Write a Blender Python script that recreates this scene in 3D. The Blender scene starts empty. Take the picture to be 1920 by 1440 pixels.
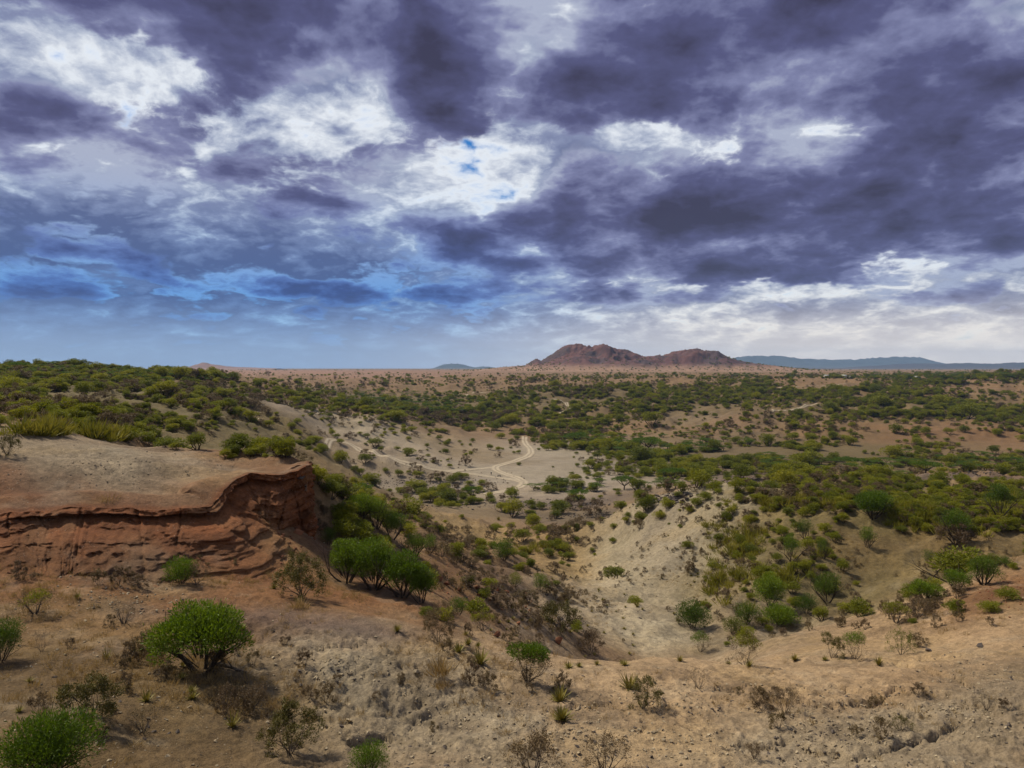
import bpy, math, random
import numpy as np

# ------------------------------------------------------------------ camera, sky, sun, exposure
scene = bpy.context.scene
F, CX, HY = 1392.0, 960.0, 690.0            # focal length, centre column and horizon row of the 1920x1440 photograph
cam_d = bpy.data.cameras.new("camera")
cam_d.sensor_width = 36.0
cam_d.lens = 36.0 * F / 1920.0
cam_d.shift_y = (HY - 720.0) / 1920.0
cam_d.clip_start, cam_d.clip_end = 0.5, 120000.0
cam = bpy.data.objects.new("camera", cam_d)
scene.collection.objects.link(cam)
cam.location = (0, 0, 0)
cam.rotation_euler = (math.radians(90), 0, 0)
scene.camera = cam

SUN_EL, SUN_AZ = math.radians(50), math.radians(-58)      # azimuth from +y (ahead), positive to the right
sd = np.array([math.sin(SUN_AZ) * math.cos(SUN_EL), math.cos(SUN_AZ) * math.cos(SUN_EL), math.sin(SUN_EL)])
sun_d = bpy.data.lights.new("sun", 'SUN')
sun_d.energy = 4.2
sun_d.angle = math.radians(5)
sun_d.color = (1.0, 0.90, 0.74)
sun = bpy.data.objects.new("sun", sun_d)
scene.collection.objects.link(sun)
from mathutils import Vector
sun.rotation_euler = Vector(sd).to_track_quat('Z', 'Y').to_euler()
sun.location = (0, 0, 200)

vs = scene.view_settings
vs.view_transform = 'Standard'
vs.look = 'None'
vs.exposure = 0.32
vs.gamma = 1.0
vs.use_curve_mapping = False
scene.cycles.max_bounces = 3
scene.cycles.diffuse_bounces = 2
scene.cycles.transmission_bounces = 2
scene.cycles.volume_bounces = 0
scene.cycles.caustics_reflective = False
scene.cycles.caustics_refractive = False


class NT:
    """Small helper round a node tree."""
    def __init__(self, tree):
        self.t = tree
        self.n = tree.nodes
        self.l = tree.links

    def put(self, sock, v):
        if isinstance(v, bpy.types.NodeSocket):
            self.l.new(v, sock)
        elif v is not None:
            sock.default_value = v

    def node(self, typ, **kw):
        n = self.n.new(typ)
        for k, v in kw.items():
            setattr(n, k, v)
        return n

    def m(self, op, a, b=None, c=None, clamp=False):
        n = self.node('ShaderNodeMath', operation=op, use_clamp=clamp)
        self.put(n.inputs[0], a)
        if b is not None: self.put(n.inputs[1], b)
        if c is not None: self.put(n.inputs[2], c)
        return n.outputs[0]

    def v(self, op, a, b=None, c=None, out=0):
        n = self.node('ShaderNodeVectorMath', operation=op)
        self.put(n.inputs[0], a)
        if b is not None: self.put(n.inputs[1], b)
        if c is not None: self.put(n.inputs[2], c)
        return n.outputs[out]

    def scale(self, a, s):
        n = self.node('ShaderNodeVectorMath', operation='SCALE')
        self.put(n.inputs[0], a)
        self.put(n.inputs['Scale'], s)
        return n.outputs[0]

    def noise(self, vec, scale, detail=6.0, rough=0.55, lac=2.0, dist=0.0, col=False, dims='3D'):
        n = self.node('ShaderNodeTexNoise', noise_dimensions=dims)
        self.put(n.inputs['Vector'], vec)
        n.inputs['Scale'].default_value = scale
        n.inputs['Detail'].default_value = detail
        n.inputs['Roughness'].default_value = rough
        n.inputs['Lacunarity'].default_value = lac
        n.inputs['Distortion'].default_value = dist
        return n.outputs['Color' if col else 'Fac']

    def smooth(self, v, a, b, lo=0.0, hi=1.0):
        n = self.node('ShaderNodeMapRange', interpolation_type='SMOOTHSTEP')
        self.put(n.inputs[0], v)
        for i, x in enumerate((a, b, lo, hi)):
            n.inputs[i + 1].default_value = x
        return n.outputs[0]

    def lin(self, v, a, b, lo=0.0, hi=1.0):
        n = self.node('ShaderNodeMapRange')
        self.put(n.inputs[0], v)
        for i, x in enumerate((a, b, lo, hi)):
            n.inputs[i + 1].default_value = x
        return n.outputs[0]

    def mix(self, fac, a, b, blend='MIX'):
        n = self.node('ShaderNodeMix', data_type='RGBA', blend_type=blend)
        self.put(n.inputs[0], fac)
        self.put(n.inputs[6], a if isinstance(a, bpy.types.NodeSocket) else (*a[:3], 1))
        self.put(n.inputs[7], b if isinstance(b, bpy.types.NodeSocket) else (*b[:3], 1))
        return n.outputs[2]

    def ramp(self, v, stops):
        n = self.node('ShaderNodeValToRGB')
        self.put(n.inputs[0], v)
        e = n.color_ramp.elements
        while len(e) < len(stops): e.new(0.5)
        for el, (p, c) in zip(e, stops):
            el.position = p
            el.color = (*c, 1)
        return n.outputs[0]


def build_world():
    w = bpy.data.worlds.new("World")
    scene.world = w
    w.use_nodes = True
    w.cycles.sampling_method = 'MANUAL'
    w.cycles.sample_map_resolution = 256
    t = NT(w.node_tree)
    t.n.clear()
    d = t.node('ShaderNodeTexCoord').outputs['Generated']
    sep = t.node('ShaderNodeSeparateXYZ')
    t.put(sep.inputs[0], d)
    x, y, z = sep.outputs
    az = t.m('ARCTAN2', x, y)
    el = t.m('ARCSINE', z)
    # flat cloud deck seen from below: distance along the deck grows towards the horizon
    zz = t.m('ADD', t.m('MAXIMUM', z, 0.0), 0.28)
    cp = t.node('ShaderNodeCombineXYZ')
    t.put(cp.inputs[0], t.m('DIVIDE', x, zz))
    t.put(cp.inputs[1], t.m('DIVIDE', y, zz))
    deck = cp.outputs[0]
    wv = t.v('SUBTRACT', t.noise(deck, 2.0, 5, 0.6, col=True, dims='2D'), (0.5, 0.5, 0.5))
    ae = t.node('ShaderNodeCombineXYZ')
    t.put(ae.inputs[0], az)
    t.put(ae.inputs[1], el)
    aw = t.v('MULTIPLY_ADD', wv, (0.16, 0.10, 0.0), ae.outputs[0])

    def blobs(lst):
        acc = None
        for (px, py, rx, ry, wt) in lst:
            a = math.atan((px - CX) / F)
            e = math.atan((HY - py) / F * math.cos(a))
            r = t.v('MULTIPLY', t.v('SUBTRACT', aw, (a, e, 0)), (F / rx * 0.95, F / ry * 0.95, 0))
            q = t.m('EXPONENT', t.m('MULTIPLY', t.v('DOT_PRODUCT', r, r, out=1), -0.9))
            acc = t.m('MULTIPLY_ADD', q, wt, acc if acc is not None else 0.0)
        return acc

    nl = t.noise(deck, 1.2, 2, 0.5, dims='2D')
    puff, amp, sc = None, 0.5, 3.2
    for k in range(4):                                         # rounded billows: folded noise
        q = t.m('ABSOLUTE', t.m('MULTIPLY_ADD', t.noise(t.v('MULTIPLY_ADD', wv, (0.18, 0.18, 0), t.v('ADD', deck, (4.7 * k, 1.9 * k, 0))), sc, 0, 0.5, dims='2D'), 2.0, -1.0))
        puff = t.m('MULTIPLY_ADD', q, amp, puff if puff is not None else -0.33)
        amp *= 0.55
        sc *= 2.1
    nm = t.noise(t.v('MULTIPLY_ADD', wv, (0.14, 0.14, 0), deck), 3.9, 8, 0.64, dims='2D')
    nh = t.noise(t.v('MULTIPLY_ADD', wv, (0.08, 0.08, 0), t.v('ADD', deck, (7.3, 2.1, 0))), 9.5, 7, 0.70, dims='2D')

    # rear deck: blue gaps, white where thin, grey where thick
    back = blobs([(640, 190, 150, 110, -0.17), (860, 300, 90, 70, -0.20), (100, 90, 120, 60, -0.17), (940, 400, 70, 90, -0.20),
                  (240, 200, 80, 60, -0.15), (60, 350, 90, 60, -0.12), (300, 300, 90, 60, -0.10),
                  (870, 268, 55, 18, -0.36), (625, 118, 28, 12, -0.24), (1760, 505, 110, 26, -0.14), (1220, 585, 130, 26, -0.18),
                  (1540, 240, 90, 50, -0.10), (1200, 235, 150, 30, -0.16), (1880, 270, 60, 40, -0.16), (1650, 620, 420, 55, -0.15),
                  (150, 480, 330, 80, 0.26), (600, 520, 420, 70, 0.14)])
    tb = t.m('ADD', t.m('ADD', back, 0.585),
             t.m('ADD', t.m('MULTIPLY', t.m('SUBTRACT', nm, 0.5), 0.95), t.m('MULTIPLY_ADD', puff, 0.75, t.m('MULTIPLY', t.m('SUBTRACT', nh, 0.5), 0.40))))
    cb = t.ramp(tb, [(0.08, (0.86, 0.88, 0.88)), (0.22, (0.66, 0.69, 0.73)), (0.38, (0.36, 0.40, 0.50)),
                     (0.50, (0.195, 0.225, 0.35)), (0.72, (0.095, 0.115, 0.22))])
    cov = t.smooth(tb, -0.08, 0.26)
    # front deck: dark cloud bases with bright torn edges
    front = blobs([(700, -60, 900, 70, 0.28), (1500, -50, 600, 70, 0.25), (380, 35, 290, 80, 0.90), (640, 20, 150, 70, 0.35), (835, 110, 85, 120, 0.66), (1180, 130, 260, 95, 0.60), (1340, 215, 130, 45, 0.32),
                   (1480, 60, 260, 70, 0.46), (1750, 160, 260, 100, 0.64), (1640, 340, 330, 85, 0.62), (1220, 410, 250, 75, 0.64),
                   (1850, 420, 180, 60, 0.46), (1300, 510, 330, 42, 0.50), (1600, 525, 200, 26, 0.30), (1800, 552, 170, 18, 0.40),
                   (90, 230, 160, 55, 0.48), (400, 230, 140, 60, 0.22), (250, 330, 110, 70, 0.24), (590, 360, 160, 55, 0.40),
                   (720, 290, 90, 40, 0.28), (880, 450, 140, 50, 0.42), (120, 480, 240, 35, 0.35), (350, 545, 420, 26, 0.36), (780, 560, 300, 20, 0.30),
                   (30, 310, 50, 60, 0.24), (470, 160, 70, 40, 0.18),
                   (620, 200, 120, 70, -0.35), (130, 90, 110, 60, -0.40), (250, 130, 50, 70, -0.20), (860, 320, 90, 60, -0.35),
                   (1000, 470, 40, 40, -0.15), (1570, 235, 110, 35, -0.28), (1200, 245, 180, 25, -0.26), (1700, 600, 400, 40, -0.40),
                   (1000, 60, 40, 50, -0.18), (1900, 20, 80, 50, -0.25), (1740, 505, 90, 22, -0.25)])
    tf = t.m('ADD', t.m('SUBTRACT', front, 0.12),
             t.m('ADD', t.m('MULTIPLY', t.m('SUBTRACT', nm, 0.5), 0.62),
                 t.m('ADD', t.m('MULTIPLY_ADD', puff, 0.95, t.m('MULTIPLY', t.m('SUBTRACT', nh, 0.5), 0.40)), t.m('MULTIPLY', t.m('SUBTRACT', nl, 0.5), 0.30))))
    af = t.smooth(tf, -0.02, 0.17)
    nv = t.noise(t.v('ADD', deck, (3.1, 9.7, 0)), 2.6, 6, 0.58, dims='2D')
    tone = t.m('ADD', tf, t.m('MULTIPLY', t.m('SUBTRACT', nv, 0.5), 1.5))
    cf = t.ramp(tone, [(0.0, (0.33, 0.36, 0.47)), (0.22, (0.170, 0.182, 0.315)), (0.50, (0.074, 0.076, 0.168)), (0.95, (0.036, 0.033, 0.068))])
    # far, low clouds on the left are seen through blue air; on the right the low gap is warm and pale
    low = t.smooth(el, 0.045, 0.26, 1.0, 0.0)
    left = t.smooth(az, -0.15, 0.18, 1.0, 0.0)
    lb = t.m('MULTIPLY', low, t.m('MULTIPLY_ADD', left, 0.85, 0.10))
    cf = t.mix(t.m('MULTIPLY', lb, 0.95), cf, t.mix(1.0, cf, (0.15, 0.70, 1.32), 'MULTIPLY'))
    cb = t.mix(t.m('MULTIPLY', lb, 0.85), cb, t.mix(1.0, cb, (0.26, 0.66, 1.08), 'MULTIPLY'))
    warm = t.m('MULTIPLY', t.smooth(el, 0.02, 0.16, 1.0, 0.0), t.smooth(az, -0.05, 0.30))
    cb = t.mix(t.m('MULTIPLY', warm, 0.7), cb, t.mix(1.0, cb, (1.35, 1.16, 0.92), 'MULTIPLY'))

    sky = t.node('ShaderNodeTexSky', sky_type='NISHITA')
    sky.sun_disc = False
    sky.sun_elevation = SUN_EL
    sky.sun_rotation = SUN_AZ
    sky.altitude = 1400.0
    sky.air_density, sky.dust_density, sky.ozone_density = 1.0, 0.6, 3.0
    STR = 0.1
    blue = t.mix(1.0, sky.outputs[0], (0.12, 0.50, 0.80), 'MULTIPLY')
    cb10 = t.scale(cb, 1 / STR)
    cf10 = t.scale(cf, 1 / STR)
    c = t.mix(cov, blue, cb10)
    c = t.mix(af, c, cf10)
    # thin pale veil of air in front of the farthest clouds
    veil = t.mix(t.smooth(az, -0.35, 0.45), (0.27, 0.37, 0.54), (0.84, 0.75, 0.66))
    c = t.mix(t.smooth(el, 0.0, 0.10, 0.88, 0.0), c, t.scale(veil, 1 / STR))
    c = t.mix(t.smooth(z, -0.02, -0.002, 1.0, 0.0), c, (1.6, 1.2, 0.8))
    bg = t.node('ShaderNodeBackground')
    t.put(bg.inputs[0], c)
    bg.inputs[1].default_value = STR
    out = t.node('ShaderNodeOutputWorld')
    t.l.new(bg.outputs[0], out.inputs[0])


build_world()

# ------------------------------------------------------------------ general helpers
rng = np.random.default_rng(11)
random.seed(5)
ROOT = scene.collection


def tag(o, label=None, cat=None, group=None, kind=None):
    if label: o['label'] = label
    if cat: o['category'] = cat
    if group: o['group'] = group
    if kind: o['kind'] = kind
    return o


def mesh_from(name, verts, faces, mats=(), midx=None, smooth=False):
    """verts (n,3) array; faces an (m,3) or (m,4) array or a list of such arrays."""
    me = bpy.data.meshes.new(name)
    fl = faces if isinstance(faces, list) else [faces]
    fl = [np.asarray(f, dtype=np.int32) for f in fl if len(f)]
    verts = np.asarray(verts, dtype=np.float32)
    me.vertices.add(len(verts))
    me.vertices.foreach_set('co', verts.ravel())
    tot = np.concatenate([np.full(len(f), f.shape[1], dtype=np.int32) for f in fl])
    loops = np.concatenate([f.ravel() for f in fl])
    me.loops.add(len(loops))
    me.loops.foreach_set('vertex_index', loops)
    me.polygons.add(len(tot))
    st = np.zeros(len(tot), dtype=np.int32)
    st[1:] = np.cumsum(tot)[:-1]
    me.polygons.foreach_set('loop_start', st)
    me.polygons.foreach_set('loop_total', tot)
    for m in mats: me.materials.append(m)
    if midx is not None: me.polygons.foreach_set('material_index', np.asarray(midx, dtype=np.int32))
    if smooth: me.polygons.foreach_set('use_smooth', np.ones(len(tot), dtype=bool))
    me.update(calc_edges=True)
    return me


def link(name, me, parent=None, loc=None, coll=None):
    o = bpy.data.objects.new(name, me)
    (coll or ROOT).objects.link(o)
    if parent: o.parent = parent
    if loc is not None: o.location = [float(c) for c in loc]
    return o


def perm_table(seed):
    return np.random.default_rng(seed).random((256, 256)).astype(np.float32)


_tabs = {}


def vnoise(x, y, seed=0):
    """smooth lattice noise, about -1..1"""
    if seed not in _tabs: _tabs[seed] = perm_table(seed + 100)
    T = _tabs[seed]
    xi = np.floor(x).astype(np.int64)
    yi = np.floor(y).astype(np.int64)
    fx = (x - xi).astype(np.float32)
    fy = (y - yi).astype(np.float32)
    fx = fx * fx * fx * (fx * (fx * 6 - 15) + 10)
    fy = fy * fy * fy * (fy * (fy * 6 - 15) + 10)
    a, b = xi & 255, yi & 255
    a1, b1 = (a + 1) & 255, (b + 1) & 255
    return ((T[a, b] * (1 - fx) + T[a1, b] * fx) * (1 - fy) + (T[a, b1] * (1 - fx) + T[a1, b1] * fx) * fy) * 2 - 1


def fbm(x, y, scale, octaves=4, seed=0, rough=0.5, ridged=False):
    r, amp, tot, s = 0.0, 1.0, 0.0, scale
    for k in range(octaves):
        ca, sa = math.cos(0.6 + k), math.sin(0.6 + k)
        n = vnoise((x * ca - y * sa) / s + 13.7 * k, (x * sa + y * ca) / s + 5.1 * k, seed + k)
        if ridged: n = 1 - 2 * np.abs(n)
        r = r + n * amp
        tot += amp
        amp *= rough
        s *= 0.5
    return r / tot


def sstep(v, a, b):
    t = np.clip((v - a) / (b - a), 0, 1)
    return t * t * (3 - 2 * t)


# ------------------------------------------------------------------ terrain: heights from points seen in the photograph
# (column, row, distance): the row gives the height at that distance
VIS = [(-250, 1440, 19), (0, 1440, 19.5), (300, 1440, 20.5), (600, 1440, 22), (900, 1440, 23.5), (1200, 1440, 24.5), (1500, 1440, 25.5), (1900, 1440, 24.5), (2250, 1440, 23.5),
       (380, 1255, 29), (100, 1250, 28), (600, 1250, 31), (800, 1200, 37), (650, 1150, 39), (450, 1120, 40), (340, 1085, 43), (100, 1100, 38), (0, 1180, 32),
       (990, 1275, 34.5), (1000, 1225, 40), (860, 1170, 43), (1050, 1235, 41.5), (1250, 1240, 44), (1500, 1232, 47), (1700, 1230, 47), (1900, 1200, 45),
       (1900, 1300, 32), (1600, 1340, 32), (1200, 1340, 31), (800, 1340, 28.5), (1900, 1130, 52), (2200, 1200, 45), (2200, 1060, 70),
       (1900, 1055, 70), (1750, 1115, 64), (1600, 1180, 58), (1450, 1205, 60),
       (1500, 1168, 84), (1350, 1185, 84), (1250, 1205, 80), (1180, 1140, 100), (1110, 1095, 120), (1050, 1045, 155), (1010, 1010, 195), (985, 985, 240),
       (1440, 1110, 96), (1300, 1130, 96), (1450, 1050, 108), (1620, 1100, 98), (1750, 1050, 102), (1900, 1015, 105), (1900, 1000, 109), (1750, 985, 114), (1600, 962, 122),
       (1480, 950, 128), (1350, 950, 138), (1250, 955, 148), (1180, 965, 158), (1110, 990, 172), (1200, 1060, 125), (1130, 1040, 150), (1250, 1000, 140), (1300, 1050, 118), (2200, 1000, 105),
       (1700, 930, 165), (1500, 930, 170), (1850, 940, 155), (1900, 900, 230), (1600, 910, 210), (1350, 930, 190), (1400, 905, 270), (1330, 915, 260), (1700, 895, 300),
       (1800, 888, 360), (1500, 890, 360), (2200, 890, 360),
       (1000, 960, 268), (1100, 950, 278), (900, 950, 278), (985, 905, 337), (940, 895, 353), (1050, 870, 402), (985, 850, 452), (985, 820, 557), (850, 900, 345), (1150, 890, 362),
       (700, 920, 315), (640, 900, 330), (760, 945, 285),
       (600, 1000, 58), (700, 1000, 75), (800, 1050, 72), (900, 1100, 66), (1000, 1150, 66), (1100, 1190, 70), (700, 950, 105), (800, 990, 110), (900, 1030, 112), (1000, 1070, 115),
       (750, 960, 160), (850, 985, 170), (930, 1000, 190), (680, 930, 180), (620, 920, 150), (620, 900, 230), (650, 970, 78),
       (700, 1100, 50), (620, 1085, 50), (800, 1120, 50), (560, 1040, 50),
       (560, 1000, 54), (450, 1010, 50), (300, 1020, 47), (150, 1030, 44), (0, 1040, 41), (-250, 1045, 38),
       (450, 868, 62), (400, 895, 55), (300, 912, 52), (150, 905, 50), (0, 915, 47), (-250, 915, 44), (560, 874, 61),
       (300, 850, 65), (430, 848, 68), (530, 864, 66), (200, 828, 75), (100, 800, 85), (0, 790, 85), (-250, 780, 85), (200, 797, 93),
       (0, 770, 140), (100, 760, 170), (300, 770, 200), (300, 800, 175), (420, 800, 195), (500, 840, 190), (580, 850, 215), (500, 805, 250), (550, 795, 280), (620, 800, 430), (640, 868, 358), (400, 760, 280),
       (200, 740, 280), (0, 740, 250), (0, 695, 450), (200, 700, 480), (350, 704, 520), (100, 710, 380), (300, 725, 380), (450, 740, 420), (420, 710, 650), (500, 720, 700), (550, 770, 420),
       (-250, 692, 450), (-250, 740, 240),
       (640, 780, 480), (640, 825, 400), (740, 860, 370), (700, 800, 460), (760, 790, 520), (820, 820, 480), (830, 850, 425), (800, 800, 560), (900, 830, 500), (880, 790, 640),
       (700, 745, 900), (800, 750, 850), (950, 770, 750), (1000, 780, 680), (600, 740, 850), (560, 720, 1000), (700, 720, 1200), (820, 730, 1100), (900, 720, 1200), (800, 708, 1700),
       (950, 735, 1000), (1060, 755, 830), (1050, 730, 1000), (1000, 712, 1300), (1100, 712, 1250), (1200, 706, 1500),
       (1150, 820, 540), (1300, 840, 480), (1500, 860, 425), (1800, 870, 405), (1200, 780, 650), (1400, 800, 560), (1600, 800, 560), (1800, 840, 470), (1860, 815, 520), (1800, 800, 580),
       (1700, 780, 640), (1300, 760, 750), (1500, 760, 760), (1350, 770, 700), (1700, 750, 800), (1900, 760, 750), (1500, 730, 1000), (1300, 730, 1000), (1750, 725, 1000), (1900, 725, 1000),
       (1450, 712, 1250), (1600, 711, 1300), (1880, 706, 1400), (1950, 694, 1300), (2200, 700, 1300), (2200, 760, 750), (2200, 840, 470)]
# (column, height, distance): ground that is hidden from here
HID = [(960, -1.8, 1.5), (100, -1.8, 1.5), (1800, -1.8, 1.5), (960, -5.6, 6), (0, -5.4, 6), (1900, -5.6, 6), (960, -9.6, 12), (0, -8.6, 12), (1900, -9.4, 12),
       (1880, -24.5, 86), (1750, -26, 82), (1600, -26.5, 76), (1350, -24, 58), (1200, -22.5, 50.5), (1080, -20, 47.5), (1250, -28, 66), (1130, -25.5, 60), (1450, -24.5, 66), (2200, -24, 86),
       (1180, -46, 215), (1110, -50.5, 225), (1260, -44, 220), (1000, -18.6, 47), (900, -17.2, 49),
       (430, -16, 95), (560, -17, 82), (300, -16, 125), (200, -15, 135), (100, -12, 125), (0, -10.5, 118), (620, -18, 100), (-250, -10, 118),
       (0, -8, 720), (200, -9, 760), (350, -11, 800), (-250, -8, 720), (0, -12, 1300), (300, -12, 1300),
       (1950, -14, 1800), (2200, -14, 1800), (1600, -15, 1800), (1400, -15, 1900)]
for c in (-250, 200, 600, 1000, 1400, 1800, 2200):
    for dist in (2600, 5000, 10000, 20000, 45000):
        HID.append((c, -13.0, dist))
P = np.array([((c - CX) / F, math.log(dist), -(r - HY) / F * dist) for c, r, dist in VIS] +
             [((c - CX) / F, math.log(dist), z) for c, z, dist in HID])


def kern(r2):
    return np.sqrt(r2 + 0.0009)


# heights are interpolated as z / distance^0.75 so that near and far points weigh alike
WPOW = 0.75
_n = len(P)
_val = P[:, 2] / np.exp(P[:, 1] * WPOW)
_A = np.zeros((_n + 3, _n + 3))
_A[:_n, :_n] = kern((P[:, None, 0] - P[None, :, 0]) ** 2 + (P[:, None, 1] - P[None, :, 1]) ** 2) + np.eye(_n) * -2e-4
_A[:_n, _n] = 1
_A[:_n, _n + 1:] = P[:, :2]
_A[_n:, :_n] = _A[:_n, _n:].T
_S = np.linalg.solve(_A, np.concatenate([_val, np.zeros(3)]))


def base_height(u, ly):
    u = np.clip(u, -0.9, 0.9)
    out = _S[_n] + _S[_n + 1] * u + _S[_n + 2] * ly
    for k in range(_n):
        out = out + _S[k] * kern((u - P[k, 0]) ** 2 + (ly - P[k, 1]) ** 2)
    return out * np.exp(ly * WPOW)


US = np.concatenate([np.linspace(-2.2, -0.86, 24), np.linspace(-0.84, 0.84, 800), np.linspace(0.86, 2.2, 24)])
LY = np.concatenate([np.linspace(math.log(1.5), math.log(15.5), 40)[:-1], np.arange(math.log(15.5), math.log(150), 0.0052),
                     np.arange(math.log(150), math.log(1600), 0.0085), np.linspace(math.log(1600), math.log(17600), 80)])
UU, LL = np.meshgrid(US, LY)
YY = np.exp(LL)
XX = UU * YY
# the smooth surface is evaluated on a coarser lattice and interpolated
uc = np.concatenate([np.linspace(-2.2, -0.9, 6), np.linspace(-0.86, 0.86, 260), np.linspace(0.9, 2.2, 6)])
lc = np.concatenate([np.linspace(LY[0], math.log(15), 30)[:-1], np.linspace(math.log(15), LY[-1], 420)])
GU, GL = np.meshgrid(uc, lc)
GZ = base_height(GU, GL)


def bilerp(grid, ua, la, u, l):
    iu = np.clip(np.searchsorted(ua, u) - 1, 0, len(ua) - 2)
    il = np.clip(np.searchsorted(la, l) - 1, 0, len(la) - 2)
    fu = np.clip((u - ua[iu]) / (ua[iu + 1] - ua[iu]), 0, 1)
    fl = np.clip((l - la[il]) / (la[il + 1] - la[il]), 0, 1)
    return (grid[il, iu] * (1 - fu) + grid[il, iu + 1] * fu) * (1 - fl) + (grid[il + 1, iu] * (1 - fu) + grid[il + 1, iu + 1] * fu) * fl


ZZ = bilerp(GZ, uc, lc, UU.ravel(), LL.ravel()).reshape(UU.shape)


def seg_dist(x, y, pts):
    """distance to a polyline and the side of it (positive on the left of its direction)"""
    best = np.full(np.shape(x), 1e9)
    side = np.zeros(np.shape(x))
    along = np.zeros(np.shape(x))
    acc = 0.0
    for (ax, ay), (bx, by) in zip(pts[:-1], pts[1:]):
        dx, dy = bx - ax, by - ay
        L = math.hypot(dx, dy) + 1e-9
        t = np.clip(((x - ax) * dx + (y - ay) * dy) / L ** 2, 0, 1)
        ex, ey = x - ax - t * dx, y - ay - t * dy
        dd = np.hypot(ex, ey)
        m = dd < best
        best = np.where(m, dd, best)
        side = np.where(m, np.sign(dx * (y - ay) - dy * (x - ax)), side)
        along = np.where(m, acc + t * L, along)
        acc += L
    return best, side, along / acc


def smooth_ray(px, py):
    """where the line of sight through a photograph pixel meets the smooth ground: (x, y, z)"""
    u, v = (px - CX) / F, (py - HY) / F
    ls = np.linspace(math.log(10), math.log(20000), 4000)
    z = bilerp(GZ, uc, lc, np.full(len(ls), u), ls)
    y = np.exp(ls)
    ok = np.nonzero(z >= -v * y)[0]
    i = ok[0] if len(ok) else len(ls) - 1
    return u * y[i], y[i], z[i]


# cracks and small scarps in the near slopes (as photograph points), width and depth in metres
CRACKS = [([(640, 1387), (665, 1384), (690, 1376), (715, 1372), (738, 1370)], 0.09, 0.55), ([(550, 1220), (600, 1213), (650, 1212), (690, 1208)], 0.08, 0.3),
          ([(755, 1255), (770, 1263), (790, 1262)], 0.12, 0.35), ([(1580, 1436), (1650, 1420), (1690, 1405), (1740, 1385), (1800, 1352)], 0.08, 0.32),
          ([(1480, 1322), (1530, 1332), (1590, 1330), (1640, 1318), (1680, 1300)], 0.08, 0.35), ([(1500, 1410), (1540, 1420), (1580, 1418)], 0.08, 0.35),
          ([(1640, 1240), (1700, 1250), (1760, 1262), (1840, 1290)], 0.10, 0.35), ([(450, 1180), (520, 1186), (580, 1190)], 0.05, 0.15),
          ([(1290, 1292), (1330, 1300), (1380, 1298), (1420, 1290)], 0.08, 0.22), ([(1540, 1288), (1600, 1300), (1660, 1312), (1720, 1335)], 0.08, 0.28), ([(1380, 1398), (1430, 1404), (1480, 1398)], 0.08, 0.25),
          ([(700, 1300), (740, 1296), (790, 1302)], 0.08, 0.22), ([(1760, 1300), (1820, 1322), (1880, 1352)], 0.08, 0.25), ([(1050, 1335), (1100, 1330), (1150, 1322)], 0.10, 0.25)]
near = YY < 60
nx, ny = XX[near], YY[near]
dz = np.zeros(nx.shape)
wob = fbm(nx, ny, 0.9, 4, 31, 0.65) * 0.55
for pts, wd, dp in CRACKS:
    wp = [smooth_ray(*p)[:2] for p in pts]
    d, s, al = seg_dist(nx + wob, ny + wob * 0.7, wp)
    taper = np.sqrt(np.clip(np.minimum(al, 1 - al) * 5, 0, 1))
    dz -= dp * 0.45 * taper * np.exp(-(d / wd) ** 2)
    dz -= dp * 0.60 * taper * (s < 0) * np.exp(-(d / 1.1) ** 2)          # the near lip has slumped
ZZ[near] += dz

# relief: fine clods nearby, gullied slopes farther off, an even valley floor and plain
x, y = XX, YY
floor_m = sstep(ZZ, -46.5, -50.5)
k_near = sstep(y, 130, 60)
gul = fbm(x, y, 46, 4, 3, 0.55, True)
gul2 = fbm(x, y, 19, 3, 9, 0.55, True)
big = sstep(y, 150, 330) * sstep(y, 2600, 1300) * (1 - 0.85 * floor_m)
mid = sstep(y, 55, 90) * sstep(y, 420, 260)
gul0 = fbm(x, y, 130, 4, 27, 0.55, True)
ZZ += big * ((gul * 4.2 - 1.4) * np.clip(y / 800, 0.35, 1.0) + gul2 * 1.5 + (gul0 * 8.0 - 2.0) * sstep(y, 330, 620))
ZZ += mid * (1 - 0.8 * floor_m) * (gul2 * 1.7 + fbm(x, y, 7, 4, 14, 0.55, True) * 0.85)
ZZ += floor_m * fbm(x, y, 25, 3, 17) * 0.35
nn = y < 150
xs, ys = x[nn], y[nn]
kn = k_near[nn]
rough = np.clip(sstep(fbm(xs, ys, 7, 3, 21), -0.25, 0.45) * 0.8 + 0.9 * np.exp(-((xs / ys - 0.45) / 0.30) ** 2 - ((ys - 30) / 11) ** 2) + 0.6 * np.exp(-((xs / ys + 0.15) / 0.16) ** 2 - ((ys - 28) / 8) ** 2), 0, 1.25)
rl = kn * (0.34 * fbm(xs, ys, 6.5, 2, 41) + 0.16 * fbm(xs, ys, 2.4, 2, 43)
           + (0.04 + 0.12 * rough) * fbm(xs, ys, 1.1, 4, 45, 0.65, True)
           + (0.015 + 0.11 * rough) * fbm(xs, ys, 0.45, 2, 47, 0.6, True))
ZZ[nn] += rl

# the cliff of the red bluff is a mesh of its own: keep the ground behind its face a little lower
LIP = [(-260, 948, 40.0), (-100, 945, 42.2), (0, 938, 43.8), (60, 931, 44.9), (150, 930, 46.2), (300, 937, 47.8), (390, 926, 49.2), (425, 900, 51.5), (470, 893, 53.2), (530, 889, 54.0),
       (570, 880, 54.4), (597, 870, 55.6)]
LIPW = [((c - CX) / F * d, d, -(r - HY) / F * d) for c, r, d in LIP] + [(-15.7, 58.8, -7.5), (-17.6, 63.0, -8.0), (-20.5, 69.0, -9.4)]

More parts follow.
